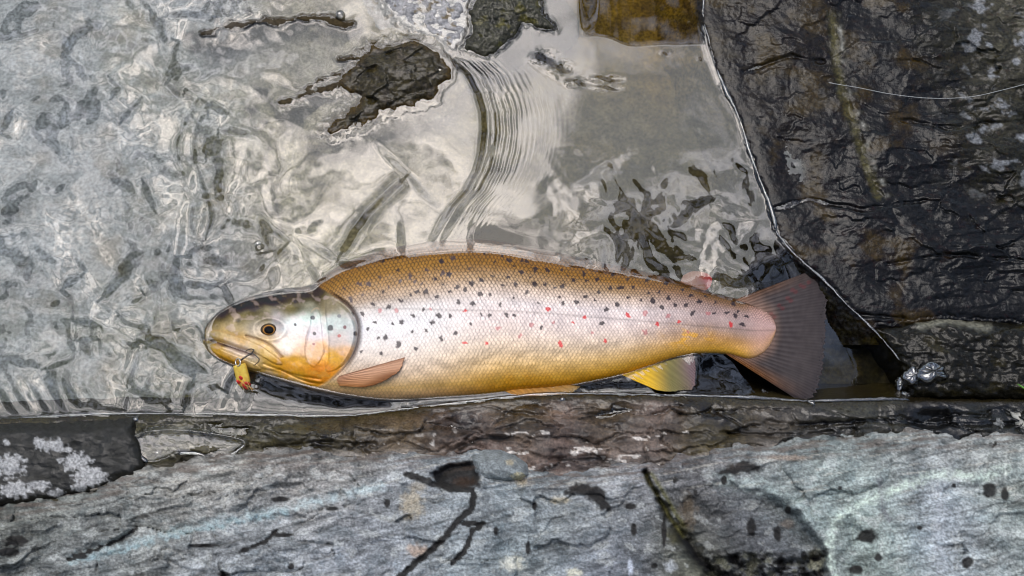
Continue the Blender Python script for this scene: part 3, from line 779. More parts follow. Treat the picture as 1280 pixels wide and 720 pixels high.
# ------------------------------------------------------------------ water surface
def z_water(px, py, flat=False):
    # broad swirl, direction changing over the pool
    wx = px+18*fbm(px/60, py/60, 3, 301); wy = py+18*fbm(px/60, py/60, 3, 302)
    left = sstep(420, 250, px)
    rgt = sstep(650, 760, px)*sstep(150, 270, py)
    rgt = rgt*sstep(985, 940, px)
    z = .0017*noise(wx/88, wy/58, 303)*(left*1.25+.16+1.0*rgt)
    z = z+.00026*noise(wx/34, wy/24, 305)*(left*.85+.06+1.3*rgt)
    # streaks of wavelets running down to the trout's tail
    u = (px*.75-py*.66)/16+1.6*fbm(px/70, py/70, 2, 306); w_ = (px*.66+py*.75)/70
    z = z+.00020*noise(u, w_, 308)*rgt
    z = z+.00003*fbm(wx/10, wy/9, 2, 307)*(left*.35+.06+1.3*rgt)
    # shallow long waves in the calm middle
    z = z+.0005*noise(px/120, py/90, 309)
    def tip(mask, k, x0, y0):
        nonlocal z
        q = np.array([x0-SUNPX[0], y0-SUNPX[1]], float); q /= np.linalg.norm(q)
        z = z-k*MM*((px-x0)*q[0]+(py-y0)*q[1])*mask
    tip(np.exp(-((px-800)/170)**2-((py-290)/100)**2), .055, 800, 290)
    q = (px-962)*.8+(py-335)*.6
    z = z-.29*MM*(np.sqrt(np.clip(q, 0, 600)**2+36)-6)
    # ring ripples round the emergent rock
    arc = np.array([(556, 70), (575, 76), (592, 92), (604, 115), (611, 140), (612, 165), (609, 190), (602, 215), (590, 238), (572, 258), (556, 285), (548, 300)], float)
    xa = np.interp(py, arc[3:, 1], arc[3:, 0])
    xa = np.where(py < 115, np.interp(py, arc[:4, 1], arc[:4, 0]), xa)
    d = (px-xa)*np.where(py < 115, .8, .95)
    env = np.exp(-(np.clip(d, 0, None)/27)**1.3)*sstep(-3, 3, d)*sstep(62, 85, py)*sstep(300, 215, py)
    z = z+.00026*env*np.sin(d*2*np.pi/(8.4-.03*np.clip(d, 0, 80))+.9*noise(px/25, py/25, 312))*np.clip(.9+1.1*noise(px/22, py/26, 310), .15, 1.8)
    z = z-.0011*np.exp(-((d+1)/7.0)**2)*sstep(64, 84, py)*sstep(330, 250, py)
    # standing folds where the current crosses the shelf
    def fold(pl, w, k=.26):
        """a one-sided step in the surface, tipping away from the bright part of the sky"""
        nonlocal z
        P = smooth(pl, 5)
        sdv = sgndist(px, py, P)+.3*w*noise(px/34, py/30, 311)
        m = P[len(P)//2]; e = P[len(P)//2+1]-P[len(P)//2-1]
        out = m-np.array(SUNPX)
        sg = -1 if (-e[1]*out[0]+e[0]*out[1]) > 0 else 1
        L = np.concatenate([[0], np.cumsum(np.hypot(*np.diff(P, axis=0).T))])
        en = 1
        def endgap(P):
            # how far past either end of the line a point lies, along the line
            e0 = P[0]-P[1]; e0 = e0/np.hypot(*e0); e1 = P[-1]-P[-2]; e1 = e1/np.hypot(*e1)
            return np.maximum((px-P[0, 0])*e0[0]+(py-P[0, 1])*e0[1], (px-P[-1, 0])*e1[0]+(py-P[-1, 1])*e1[1])*2.2
        z = z+sg*k*MM*w*.75*np.tanh(sdv/(w*.75))*np.exp(-(sdv/(4*w))**2)*en*sstep(0, 3*w, 3*w+w-np.maximum(0, endgap(P)))
    for pl, w in (([(245, 128), (232, 150), (222, 185), (228, 220), (240, 250), (238, 280), (250, 300)], 6), ([(262, 132), (246, 160), (243, 200), (257, 240), (264, 270), (258, 296)], 5),
                  ([(243, 140), (262, 132), (280, 140)], 4), ([(500, 228), (470, 258), (445, 285), (428, 314)], 11),
                  ([(188, 432), (215, 445), (240, 460), (268, 480)], 13), ([(222, 412), (245, 408), (254, 425)], 4), ([(150, 395), (162, 405), (180, 408)], 6), ([(95, 402), (110, 402)], 4), ([(100, 425), (120, 424)], 4),
                  ([(62, 470), (75, 492), (100, 505), (148, 512)], 8), ([(172, 440), (160, 480)], 6), ([(185, 500), (205, 508)], 7), ([(240, 480), (232, 505)], 10),
                  ([(82, 62), (95, 44), (105, 40)], 7), ([(192, 20), (205, 44), (212, 48)], 10), ([(212, 20), (240, 18), (262, 20)], 9), ([(155, 148), (172, 128)], 7), ([(140, 100), (148, 110), (143, 118)], 6), ([(5, 160), (12, 145)], 7), ([(85, 356), (100, 345)], 8),
                  ([(268, 6), (280, 16)], 6), ([(290, 2), (298, 14)], 5), ([(306, 2), (312, 12)], 4), ([(215, 95), (225, 85), (235, 90), (232, 108)], 10), ([(260, 150), (258, 190)], 9), ([(180, 230), (192, 260)], 6), ([(272, 175), (270, 235)], 10),
                  ([(320, 318), (280, 325), (240, 322)], 15), ([(352, 312), (325, 338), (290, 352)], 10), ([(130, 370), (160, 345), (175, 360)], 9),
                  ([(408, 346), (430, 334), (460, 326), (492, 322)], 10), ([(596, 324), (630, 326), (660, 331), (700, 340), (725, 348)], 8),
                  ([(330, 482), (380, 496), (440, 507), (500, 509)], 14), ([(735, 484), (790, 482), (830, 480)], 9), ([(880, 448), (905, 468), (950, 484)], 16), ([(900, 350), (930, 352), (970, 335)], 16)):
        fold(pl, w)
    # comb of small waves along the ledge at the left
    q = (px*.86+(py-490)*-.5)
    env = np.exp(-((px-50)/60)**2-((py-498)/22)**2)
    z = z+.00042*env*np.sin(q*2*np.pi/19)
    q = px+.25*py
    env = np.exp(-((px-265)/55)**2-((py-255)/50)**2)
    z = z+.00026*env*np.sin(q*2*np.pi/24+2*noise(px/30, py/30, 313))
    env = np.exp(-((px-205)/28)**2-((py-12)/16)**2)
    # flow line along the shelf edge, top left
    tl = curve_y(np.array([(-50, 32), (60, 26), (150, 12), (230, -2)]), px)
    z = z+.0008*sstep(10, -14, py-tl)*sstep(260, 180, px)
    # shelf drop where the water thins over the pale slab
    # the dark windows in the calm part
    for (x, y, a, b, s) in ((678, 72, 12, 8, 1), (700, 86, 12, 7, 1), (723, 103, 12, 4.5, 1), (756, 99, 14, 3.5, 1), (760, 110, 11, 3, 1), (696, 96, 3, 3, .6), (831, 67, 5, 2.4, .6), (876, 74, 4, 3, .6)):
        q = np.array([x-SUNPX[0], y-SUNPX[1]], float); q /= np.linalg.norm(q)
        r2 = ((px-x)/a)**2+((py-y)/b)**2+.5*noise(px/7, py/7, 317)
        z = z-.24*MM*s*((px-x)*q[0]+(py-y)*q[1])*np.exp(-r2)
    # far edge: surface tips away from the bright sky above the olive shallows
    e = 58+4*noise(px/46, 2.2, 315)+.5*noise(px/14, 4.1, 316)-10*sstep(800, 740, px)
    q = np.clip(e-py, 0, 90)
    z = z-.22*MM*(np.sqrt(q*q+9)-3)*sstep(722, 750, px)
    if flat: return z
    # surface tension: climbs where it meets rock and fish
    T = np.max([f(px, py) for f in TERRAIN], axis=0)
    D = np.clip(-T, 0, None)
    z = z*sstep(-.0005, .0015, D)
    dl = np.clip(curve_y(WL, px)-py, 0, None); ds = np.clip(sdf(px, py, SLAB), 0, None)
    z = z+.0015*np.exp(-dl/5.0)+.0009*np.exp(-ds/6.0)*(dl > 14)+.0006*np.exp(-D/.0012)*(np.minimum(dl, ds) > 12)
    zf = z_trout(px, py)
    z = z+.0006*np.exp(-np.abs(zf)/.003)*sstep(-.016, -.008, zf)
    return z
wax = axis(-20, 1152, 1.35, -3000, 4200, 1.3); way = axis(-15, 532, 1.35, -1500, 640, 1.3)
PX, PY = np.meshgrid(wax, way)
Z = z_water(PX, PY)
X, Y, Z = unproj(PX, PY, Z)
water = structure(add_mesh('water', np.stack([X, Y, Z], -1).reshape(-1, 3), grid_faces(len(way), len(wax)), M_WATER))

# ------------------------------------------------------------------ trout
SPOTS = []
def _sp(ox, oy, k, pts, kind=0):
    for q in pts: SPOTS.append((ox+q[0]/k, oy+q[1]/k, kind))
_sp(400, 280, 4.8, [(640, 180), (725, 225), (800, 205), (640, 275), (360, 318), (235, 358), (293, 362), (145, 388), (255, 425), (185, 452), (125, 475), (410, 378), (480, 343), (540, 312), (570, 343), (612, 358), (690, 330), (735, 297), (773, 303), (895, 268)], 3)
_sp(400, 280, 4.8, [(910, 358), (822, 378), (870, 392), (780, 405), (635, 405), (583, 408), (545, 427), (485, 460), (410, 497), (318, 480), (700, 437), (560, 552), (490, 588), (435, 600), (328, 592), (255, 540), (190, 542), (285, 630),
                    (352, 682), (393, 682), (470, 712), (555, 645), (638, 640), (675, 590), (712, 548), (780, 552), (832, 468), (915, 478), (620, 513)])
_sp(400, 280, 4.8, [(665, 510), (360, 520), (460, 520)], 2)
_sp(230, 280, 3, [(665, 478), (738, 487), (805, 455), (868, 467)])
_sp(540, 280, 3, [(180, 78), (270, 90), (305, 95), (225, 90), (330, 105), (368, 108), (288, 135), (337, 135), (355, 140), (388, 170), (432, 172), (485, 172), (480, 127), (545, 130), (597, 145), (525, 150), (570, 187), (645, 153), (675, 155), (708, 173), (678, 188),
                  (620, 207), (735, 207), (760, 190), (810, 207), (880, 218), (850, 255), (755, 237), (707, 240), (668, 240), (580, 213), (530, 210), (335, 180), (285, 200), (225, 195), (185, 210), (145, 225)])
_sp(540, 280, 3, [(68, 252), (12, 205), (65, 188), (35, 140), (20, 270), (125, 245), (180, 262), (218, 265), (305, 278), (355, 257), (385, 225), (425, 225), (460, 240), (490, 232), (312, 225), (265, 230), (100, 292), (152, 298), (255, 302), (400, 297), (492, 298), (540, 293),
                  (575, 272), (612, 285), (655, 320), (695, 302), (735, 275), (783, 285), (828, 288), (862, 312), (885, 275), (912, 305), (25, 345), (68, 345), (185, 340), (216, 342), (280, 342), (308, 343), (145, 378), (88, 410), (35, 430), (0, 370), (410, 390), (637, 373)])
_sp(540, 280, 3, [(330, 420), (455, 370), (800, 405), (800, 335), (885, 345), (600, 408), (248, 392), (372, 378)], 2)
_sp(540, 280, 3, [(125, 325), (205, 448), (123, 445), (435, 320), (527, 370), (573, 350), (735, 343), (845, 375), (928, 367), (650, 438), (482, 450)], 1)
_sp(800, 300, 3.273, [(32, 160), (78, 213), (115, 237), (50, 248), (90, 275), (148, 267), (187, 265), (215, 300), (175, 205), (108, 175), (243, 252), (208, 228), (303, 300), (355, 298), (390, 310), (437, 312), (403, 293), (418, 345), (380, 262), (270, 232)])
_sp(800, 300, 3.273, [(118, 312), (20, 378), (278, 300), (195, 378)], 2)
_sp(800, 300, 3.273, [(160, 335), (372, 347)], 1)

HEADC = [(262, 402, 120, 100, 50), (280, 392, 92, 76, 24), (300, 380, 80, 66, 18), (340, 368, 74, 60, 16), (380, 365, 84, 70, 22), (395, 370, 110, 95, 55), (320, 385, 88, 74, 26), (350, 378, 92, 78, 30), (375, 378, 110, 98, 52),
         (270, 413, 186, 166, 118), (290, 405, 166, 150, 112), (300, 412, 178, 162, 124), (310, 400, 132, 120, 74), (330, 396, 150, 140, 110), (360, 388, 130, 118, 72), (385, 386, 160, 156, 134), (350, 398, 192, 186, 180),
         (365, 405, 222, 230, 226), (385, 400, 214, 228, 218), (390, 415, 216, 206, 206), (370, 420, 234, 216, 206), (355, 430, 238, 224, 210), (340, 434, 228, 204, 170), (316, 408, 200, 188, 170), (318, 418, 214, 196, 170),
         (380, 435, 224, 190, 160), (395, 440, 224, 180, 130), (375, 455, 220, 170, 60), (400, 460, 224, 160, 26), (420, 450, 228, 176, 40), (430, 440, 224, 176, 120), (425, 425, 214, 200, 190), (420, 405, 204, 212, 204), (435, 400, 194, 198, 192), (440, 420, 194, 192, 188), (430, 386, 160, 150, 124), (412, 380, 150, 138, 108),
         (410, 470, 226, 158, 20), (390, 475, 216, 160, 56), (370, 478, 224, 190, 140), (435, 462, 222, 170, 100), (420, 478, 224, 186, 130), (445, 480, 220, 190, 165),
         (258, 430, 150, 140, 100), (270, 438, 206, 164, 36), (285, 447, 206, 158, 24), (300, 456, 202, 150, 24), (320, 463, 214, 180, 110), (340, 468, 220, 194, 146), (290, 436, 228, 214, 200), (305, 444, 234, 222, 210), (318, 452, 222, 212, 200), (330, 452, 222, 186, 104), (345, 456, 214, 162, 46), (355, 461, 220, 168, 56),
         (300, 424, 214, 172, 96), (320, 431, 218, 186, 124), (335, 440, 222, 182, 86), (280, 420, 200, 170, 110)]
HEADC = [((q[0], q[1])+tuple(k*.74 for k in q[2:5])) if n_ < 9 else q for n_, q in enumerate(HEADC)]
GILL = smooth([(398, 356), (412, 366), (430, 378), (442, 392), (447, 408), (446, 426), (440, 444), (428, 462), (412, 476), (392, 488)], 5)

VS = np.array([-1.02, -.86, -.70, -.52, -.36, -.20, 0, .2, .42, .64, .82, .93, 1.02])
VC_F = np.array([lin(q) for q in ((88, 62, 16), (134, 92, 26), (150, 108, 46), (158, 122, 78), (172, 150, 128), (206, 198, 192), (224, 220, 218), (220, 212, 206), (212, 196, 180), (206, 180, 150), (204, 166, 106), (208, 168, 120), (206, 176, 140))])
VC_M = np.array([lin(q) for q in ((84, 58, 14), (128, 86, 24), (140, 98, 40), (160, 130, 94), (194, 174, 156), (212, 202, 196), (214, 202, 194), (208, 190, 174), (202, 176, 142), (198, 160, 96), (200, 150, 54), (206, 140, 32), (200, 140, 50))])
VC_T = np.array([lin(q) for q in ((88, 60, 26), (116, 82, 46), (138, 106, 84), (160, 134, 124), (172, 146, 138), (178, 154, 146), (168, 142, 132), (164, 134, 114), (176, 132, 84), (186, 138, 66), (196, 146, 58), (200, 150, 60), (196, 150, 70))])
for C_ in (VC_F, VC_M, VC_T): C_[9:] *= 1.2  # belly colours lightened, standing in for light on the lower side
_rs = np.random.RandomState(11)
for _k in range(70):
    _x = _rs.uniform(470, 900); _v = _rs.uniform(-.92, -.3)
    _y = (yT(_x)+yB(_x))/2+_v*(yB(_x)-yT(_x))/2
    if min(math.hypot(_x-q[0], _y-q[1]) for q in SPOTS) > 9: SPOTS.append((_x, _y, 4))
def vramp(v, C):
    return np.stack([np.interp(v, VS, C[:, k]) for k in range(3)], -1)

def scale_cells(px, v):
    """hexagonal overlapping scales: returns relief (0..1), distance from the scale's middle, a random per scale"""
    xs = np.linspace(240, 990, 400)
    pitch = 4.9*np.clip((yB(xs)-yT(xs))/190, .4, 1)**.4
    A = np.interp(px, xs, np.cumsum(1/pitch)*(xs[1]-xs[0]))
    A = A+.5*noise(px/45, v*3, 451)+.2*noise(px/14, v*9, 453)
    B = (v+.014*noise(px/40, v*4, 452)+.006*noise(px/13, v*10, 454))*24.5*np.where(px > 700, 1, 1)*np.interp(px, [240, 700, 900, 970], [1, 1, .62, .62])
    best = np.full(np.shape(px), -9.); rr = np.zeros(np.shape(px)); rnd = np.zeros(np.shape(px))
    jb = np.floor(B)
    for dj in (-1, 0, 1, 2):
        j = jb+dj
        off = .5*np.mod(j, 2)
        for di in (-1, 0, 1):
            i = np.round(A-off)+di
            h = np.mod(np.sin(i*127.1+j*311.7)*43758.5, 1)
            da = A-off-i; db = (B-j)*.82
            r = np.sqrt((da*.92)**2+db**2)
            hh = np.where(r < .78, .5+da*(.75+.7*(h-.5))-.35*r*r+.12*(h-.5)+.5*db*(np.mod(h*7.3, 1)-.5), -8)
            m = hh > best
            best = np.where(m, hh, best); rr = np.where(m, r/.78, rr); rnd = np.where(m, h, rnd)
    return np.clip(best, -.4, 1.4), rr, rnd

def trout_colour(px, py, v, scales=True):
    f = vramp(v, VC_F); m_ = vramp(v, VC_M); t_ = vramp(v, VC_T)
    a = sstep(500, 640, px); b = sstep(760, 900, px)
    c = mix(mix(f, m_, a), t_, b)
    c = c*np.clip(1+.12*fbm(px/30, py/18, 3, 401), .7, 1.3)[..., None]
    c = mix(c, lin((214, 176, 172)), .2*np.exp(-((py-np.interp(px, [440, 640, 940], [392, 396, 408]))/26)**2)*sstep(520, 620, px)*sstep(900, 800, px))
    g = sstep(.05, .4, fbm(px/16, py/10, 3, 403))*np.exp(-((px-862)/26)**2-((py-424)/12)**2)
    c = mix(c, lin((222, 160, 30)), g*.9)
    g = np.exp(-((px-660)/55)**2-((py-478)/12)**2)
    c = mix(c, lin((214, 140, 26)), g*.5*np.clip(.6+fbm(px/12, py/10, 3, 405), 0, 1))
    c = mix(c, lin((206, 162, 150)), .55*sstep(925, 955, px))
    c = np.clip(c*.92-.012, .006, 1)
    if scales:
        rel, rr, rnd = scale_cells(px, v)
        edge = sstep(.55, 1.0, rr)
        backk = sstep(-.15, -.55, v)
        c = c*(1-(.30+.45*backk)*edge+.16*(rnd-.5))[..., None]
        c = c*(1+.22*backk*(1-edge))[..., None]
        ll = np.interp(px, [440, 540, 640, 700, 800, 940], [384, 387, 389, 393, 401, 413])
        c = c*(1-.28*np.exp(-((py-ll)/1.3)**2))[..., None]
    sx = 1.6*noise(px/3.2, py/3.2, 407); sy = 1.6*noise(px/3.2, py/3.2, 409)
    k0 = np.zeros(np.shape(px)); k1 = k0.copy(); k2 = k0.copy(); k3 = k0.copy()
    flat = px.ravel()
    for i, (x, y, kind) in enumerate(SPOTS):
        w = 2.0+1.5*math.sin(i*2.3)**2
        if kind == 4: w = 1.9; kind = 0
        sel = (np.abs(px-x) < 9) & (np.abs(py-y) < 9)
        if not sel.any(): continue
        dx = px[sel]-x+sx[sel]; dy = py[sel]-y+sy[sel]
        an = i*1.7; e = .75+.3*math.cos(i*3.1)
        r = np.sqrt((dx*math.cos(an)+dy*math.sin(an))**2/e+(dy*math.cos(an)-dx*math.sin(an))**2*e)
        q = sstep(w*1.1, w*.7, r)
        for kk, arr in enumerate((k0, k1, k2, k3)):
            if kk == kind: arr[sel] = np.maximum(arr[sel], q)
    c = mix(c, lin((168, 92, 92)), .7*k2)
    c = mix(c, lin((186, 30, 34)), .92*k1)
    c = mix(c, lin((58, 46, 52)), .85*k3)
    c = mix(c, lin((30, 16, 24)), .93*k0)
    return c

HSPOT = [(391, 397, 3, 40, 38, 48), (369, 406, 2, 50, 46, 54), (393, 417, 2.4, 36, 22, 28), (392, 430, 1.6, 130, 50, 50), (413, 410, 3.8, 18, 14, 22), (431, 409, 2.4, 96, 30, 36), (424, 420, 2.4, 176, 90, 80), (444, 417, 3, 28, 20, 26), (424, 395, 2.6, 110, 110, 110), (369, 377, 2.2, 50, 40, 40)]
def head_colour(px, py):
    c = rbf(px, py, HEADC, 6.5)**1.2
    c = c*np.clip(1+.14*fbm(px/9, py/7, 3, 411)+.16*fbm(px/3, py/3, 2, 413), .6, 1.4)[..., None]
    c = mix(c, lin((222, 196, 190)), .25*sstep(.1, .5, fbm(px/14, py/12, 3, 415)))
    yl = sstep(440, 462, py+.12*(330-px))*sstep(350, 300, px)+sstep(448, 462, py)*sstep(330, 370, px)
    c = mix(c, c*np.array([1.06, .88, .25]), .85*np.clip(yl, 0, 1)*sstep(482, 470, py-.10*(px-380)))
    c = np.clip(c*.92-.022, .006, 1)
    for (x, y, r, *k) in HSPOT:
        c = mix(c, lin(k), .92*sstep(r*1.15, r*.75, np.hypot(px-x, py-y)+.5*noise(px/3, py/3, 417)))
    return c

def gill_dist(px, py):
    """positive behind the gill cover"""
    gx = np.interp(py, GILL[:, 1], GILL[:, 0])
    return px-gx

MOUTH = smooth([(256, 425), (266, 427), (278, 430), (290, 434), (300, 438), (310, 441), (316, 443)], 4)
def trout_z(px, py, v, phi_top):
    z = z_trout_v(px, v)
    return z

def z_trout_v(px, v):
    a, b = yT(px), yB(px)
    hh = (b-a)*.5*MM
    vv = np.clip(v, -1, 1)
    return zt(px)-th(px)+th(px)*np.clip(1-np.abs(vv)**3.2, 0, 1)**(1/2.3)+roll(px)*hh*(vv-.15)

troutE = thing('trout', 'large brown trout with black and red spots lying on its side in the pool', 'fish')
M_TROUT = col_mat('trout_skin', .36, .12, .32, .08)
M_HEAD = col_mat('trout_head_skin', .28, .05, .5, .15)
M_FIN = col_mat('trout_fin', .5, 0, .15, 0, 'Alpha')

xs = np.concatenate([np.linspace(256.05, 262, 22, endpoint=False), np.linspace(262, 300, 64, endpoint=False), np.arange(300, 970, .78), [970]])
phi = np.linspace(0, np.pi, 300)
vt = -np.cos(phi); vt = np.sign(vt)*np.abs(vt)**1.0
PXb = np.tile(xs[None, :], (len(vt), 1)); Vb = np.tile(vt[:, None], (1, len(xs)))
PYb = (yT(PXb)+yB(PXb))/2+Vb*(yB(PXb)-yT(PXb))/2
Zb = z_trout_v(PXb, Vb)
rel, rr, rnd = scale_cells(PXb, Vb)
gd = gill_dist(PXb, PYb)
sm = sstep(-1, 4, gd)*sstep(1.0, .9, np.abs(Vb))
Zb = Zb-.0022*np.exp(-((gd-2)/2.5)**2)*sstep(480, 455, PYb)*sstep(358, 374, PYb)
Zb = Zb+sm*.00034*rel*np.clip((yB(PXb)-yT(PXb))/190, .7, 1)
Zb = Zb+.0006*fbm(PXb/40, PYb/25, 2, 421)*sm
hd = sstep(2, -6, gd)
dm = segdist(PXb, PYb, MOUTH)
Zb = Zb-.0030*np.exp(-(dm/2.6)**2)*hd*sstep(255, 262, PXb)
# hollows of the head: eye rim, nostril, brow ridge
de = np.hypot((PXb-336)/17, (PYb-411)/12)
Zb = Zb+hd*(-.0012*np.exp(-de**2*1.2)+.0008*np.exp(-((de-1.15)/.25)**2))
Zb = Zb-.0012*np.exp(-(np.hypot(PXb-298, PYb-401)/3)**2)*hd+.0004*fbm(PXb/22, PYb/16, 2, 423)*hd
for pl, a, w in ((smooth([(308, 420), (325, 425), (340, 433), (352, 446)], 4), .0012, 1.6), (smooth([(300, 395), (330, 389), (370, 384), (400, 382)], 4), .0007, 5), (smooth([(285, 452), (320, 460), (350, 466), (400, 482)], 4), .0006, 2.0), (smooth([(330, 455), (365, 468), (400, 474)], 4), .0008, 1.8), (smooth([(350, 462), (380, 476), (405, 480)], 4), .0006, 1.4)):
    Zb = Zb-a*np.exp(-(segdist(PXb, PYb, pl)/w)**2)*hd
Cs = trout_colour(PXb, PYb, Vb)
Ch = head_colour(PXb, PYb)
mouthk = np.exp(-(dm/2.0)**2)*hd
Ch = mix(Ch, lin((84, 46, 44)), .8*mouthk)
Ch = mix(Ch, lin((40, 20, 22)), .9*np.exp(-np.hypot((PXb-283)/7, (PYb-431.5)/2.2)**2))
Ch = mix(Ch, lin((70, 66, 60)), .8*np.exp(-(np.hypot(PXb-298, PYb-401)/2.6)**2))
Ch = mix(Ch, lin((122, 84, 44)), .6*np.exp(-(segdist(PXb, PYb, smooth([(308, 420), (325, 425), (340, 433), (352, 446)], 4))/1.1)**2))
Cb = mix(Cs, Ch, hd)
Cb = mix(Cb, lin((52, 28, 20)), .9*np.exp(-(np.clip(np.abs(gd-1.5), 0, None)/2.2)**2)*sstep(470, 440, PYb)*sstep(360, 372, PYb))
Xb, Yb, Zb2 = unproj(PXb, PYb, Zb)
top = np.stack([Xb, Yb, Zb2], -1)
# underside: mirror of the profile below the outline
nu = 26
pu = np.linspace(0, np.pi, nu+2)[1:-1]
vu = np.cos(pu)
PXu = np.tile(xs[None, :], (nu, 1)); Vu = np.tile(vu[:, None], (1, len(xs)))
PYu = (yT(PXu)+yB(PXu))/2+Vu*(yB(PXu)-yT(PXu))/2
hhu = (yB(PXu)-yT(PXu))*.5*MM
Zedge = zt(PXu)-th(PXu)+roll(PXu)*hhu*(Vu-.15)
Zu = Zedge-th(PXu)*.95*np.clip(1-np.abs(Vu)**2.3, 0, 1)**(1/1.9)
Xo, Yo, _ = unproj(PXu, PYu, Zedge)
bot = np.stack([Xo, Yo, Zu], -1)
Cu = np.tile(lin((190, 160, 120)), PXu.shape+(1,))
allv = np.concatenate([top, bot, top[:1]], 0)
nr = allv.shape[0]
nb = nr-1
idx = np.arange(nb*len(xs)).reshape(nb, len(xs)); idx = np.vstack([idx, idx[:1]])
fq = np.stack([idx[:-1, :-1], idx[1:, :-1], idx[1:, 1:], idx[:-1, 1:]], -1).reshape(-1, 4)
body = add_mesh('body', allv[:-1].reshape(-1, 3), fq, M_TROUT, troutE, {'Col': np.concatenate([Cb, Cu], 0).reshape(-1, 3)})

def plate(name, outline, lift, parent, mat=None, soft=3.0, tilt=None, step=.7, edge=None, colour=None):
    """a bony plate that stands proud of the fish's surface"""
    o = smooth(outline, 5, True)
    x0, y0 = o.min(0)-3; x1, y1 = o.max(0)+3
    a, b = np.meshgrid(np.arange(x0, x1, step), np.arange(y0, y1, step))
    s = sdf(a, b, o)
    v = (2*b-yT(a)-yB(a))/np.maximum(yB(a)-yT(a), 1)
    z = z_trout_v(a, v)
    L = lift*sstep(.6, -soft, s)
    if tilt is not None: L = L*np.clip(tilt(a, b), 0, 2)
    z = z+L-.0014*sstep(-.2, 1.2, s)-.0005
    z = z+.00012*fbm(a/16, b/14, 2, 431)
    c = (colour or head_colour)(a, b)
    if edge is not None: c = mix(c, lin(edge), .4*np.exp(-((s+.6)/1.3)**2))
    X, Y, Z = unproj(a, b, z)
    co = np.stack([X, Y, Z], -1).reshape(-1, 3)
    m = (s < 1.6)
    f = grid_faces(a.shape[0], a.shape[1], m)
    co, f, at = compact(co, f, {'Col': c.reshape(-1, 3)})
    return add_mesh(name, co, f, mat or M_HEAD, parent, at)

gillo = plate('gill_cover', [(404, 377), (412, 371), (430, 381), (441, 394), (446.5, 410), (445, 428), (438, 446), (427, 460), (412, 468), (404, 462), (408, 445), (407, 420), (404, 395)], .0022, troutE, soft=5,
              tilt=lambda a, b: .35+.9*sstep(402, 440, a), edge=(150, 120, 90))
plate('cheek_plate', [(386, 392), (396, 384), (403, 392), (406, 415), (407.5, 440), (402, 454), (394, 462), (384, 458), (378, 446), (379, 430), (384, 410)], .0009, troutE, soft=5, edge=(190, 150, 110))
plate('upper_jaw', [(259, 414), (272, 412), (292, 417), (312, 424), (332, 434), (350, 448), (354, 456), (346, 457), (330, 449), (312, 439), (292, 432), (272, 425), (259, 421)], .0014, troutE, soft=3.5, edge=(176, 128, 60))
plate('lower_jaw', [(255.5, 426), (268, 431), (288, 440), (306, 447), (322, 455), (326, 463), (312, 462), (290, 454), (268, 443), (258, 434)], .0013, troutE, soft=3, edge=(168, 132, 60))

# eye
def dome(name, x, y, rx, ry, h, cfun, mat, parent, zoff=0, n=40, rings=14, rot=0.0):
    r = np.linspace(0, 1, rings); a = np.linspace(0, 2*np.pi, n, endpoint=False)
    R, A = np.meshgrid(r, a, indexing='ij')
    u = R*np.cos(A)*rx; w = R*np.sin(A)*ry
    px = x+u*math.cos(rot)-w*math.sin(rot); py = y+u*math.sin(rot)+w*math.cos(rot)
    v0 = (2*y-yT(x)-yB(x))/(yB(x)-yT(x))
    z = z_trout_v(np.array(x*1.), np.array(v0))+zoff+h*(np.sqrt(np.clip(1-R*R, 0, 1)))
    X, Y, Z = unproj(px, py, z)
    co = np.stack([X, Y, Z], -1).reshape(-1, 3)
    fs = []
    for i in range(rings-1):
        for j in range(n):
            k = (j+1) % n
            fs.append((i*n+j, (i+1)*n+j, (i+1)*n+k, i*n+k))
    c = cfun(R, A)
    return add_mesh(name, co, np.array(fs), mat, parent, {'Col': c.reshape(-1, 3)})
M_EYE = col_mat('wet_eye', .12, 0, .3, 0)
eye = dome('eye', 335.5, 411.5, 10.5, 7.8, .0030, lambda R, A: mix(np.broadcast_to(lin((84, 62, 28)), R.shape+(3,)), lin((46, 36, 24)), sstep(.6, 1, R)), M_EYE, troutE, -.0018, rot=-.15)
dome('iris', 336, 412.3, 7.8, 6.3, .0017, lambda R, A: mix(np.broadcast_to(lin((40, 24, 10)), R.shape+(3,)), lin((170, 116, 44)), sstep(.74, .82, R)*sstep(1.0, .92, R)), M_EYE, eye, .0001)
dome('pupil', 336.3, 412.6, 6.0, 4.8, .0011, lambda R, A: np.broadcast_to(lin((6, 6, 7)), R.shape+(3,)), col_mat('black_pupil', .5, 0, .08), eye, .0009)

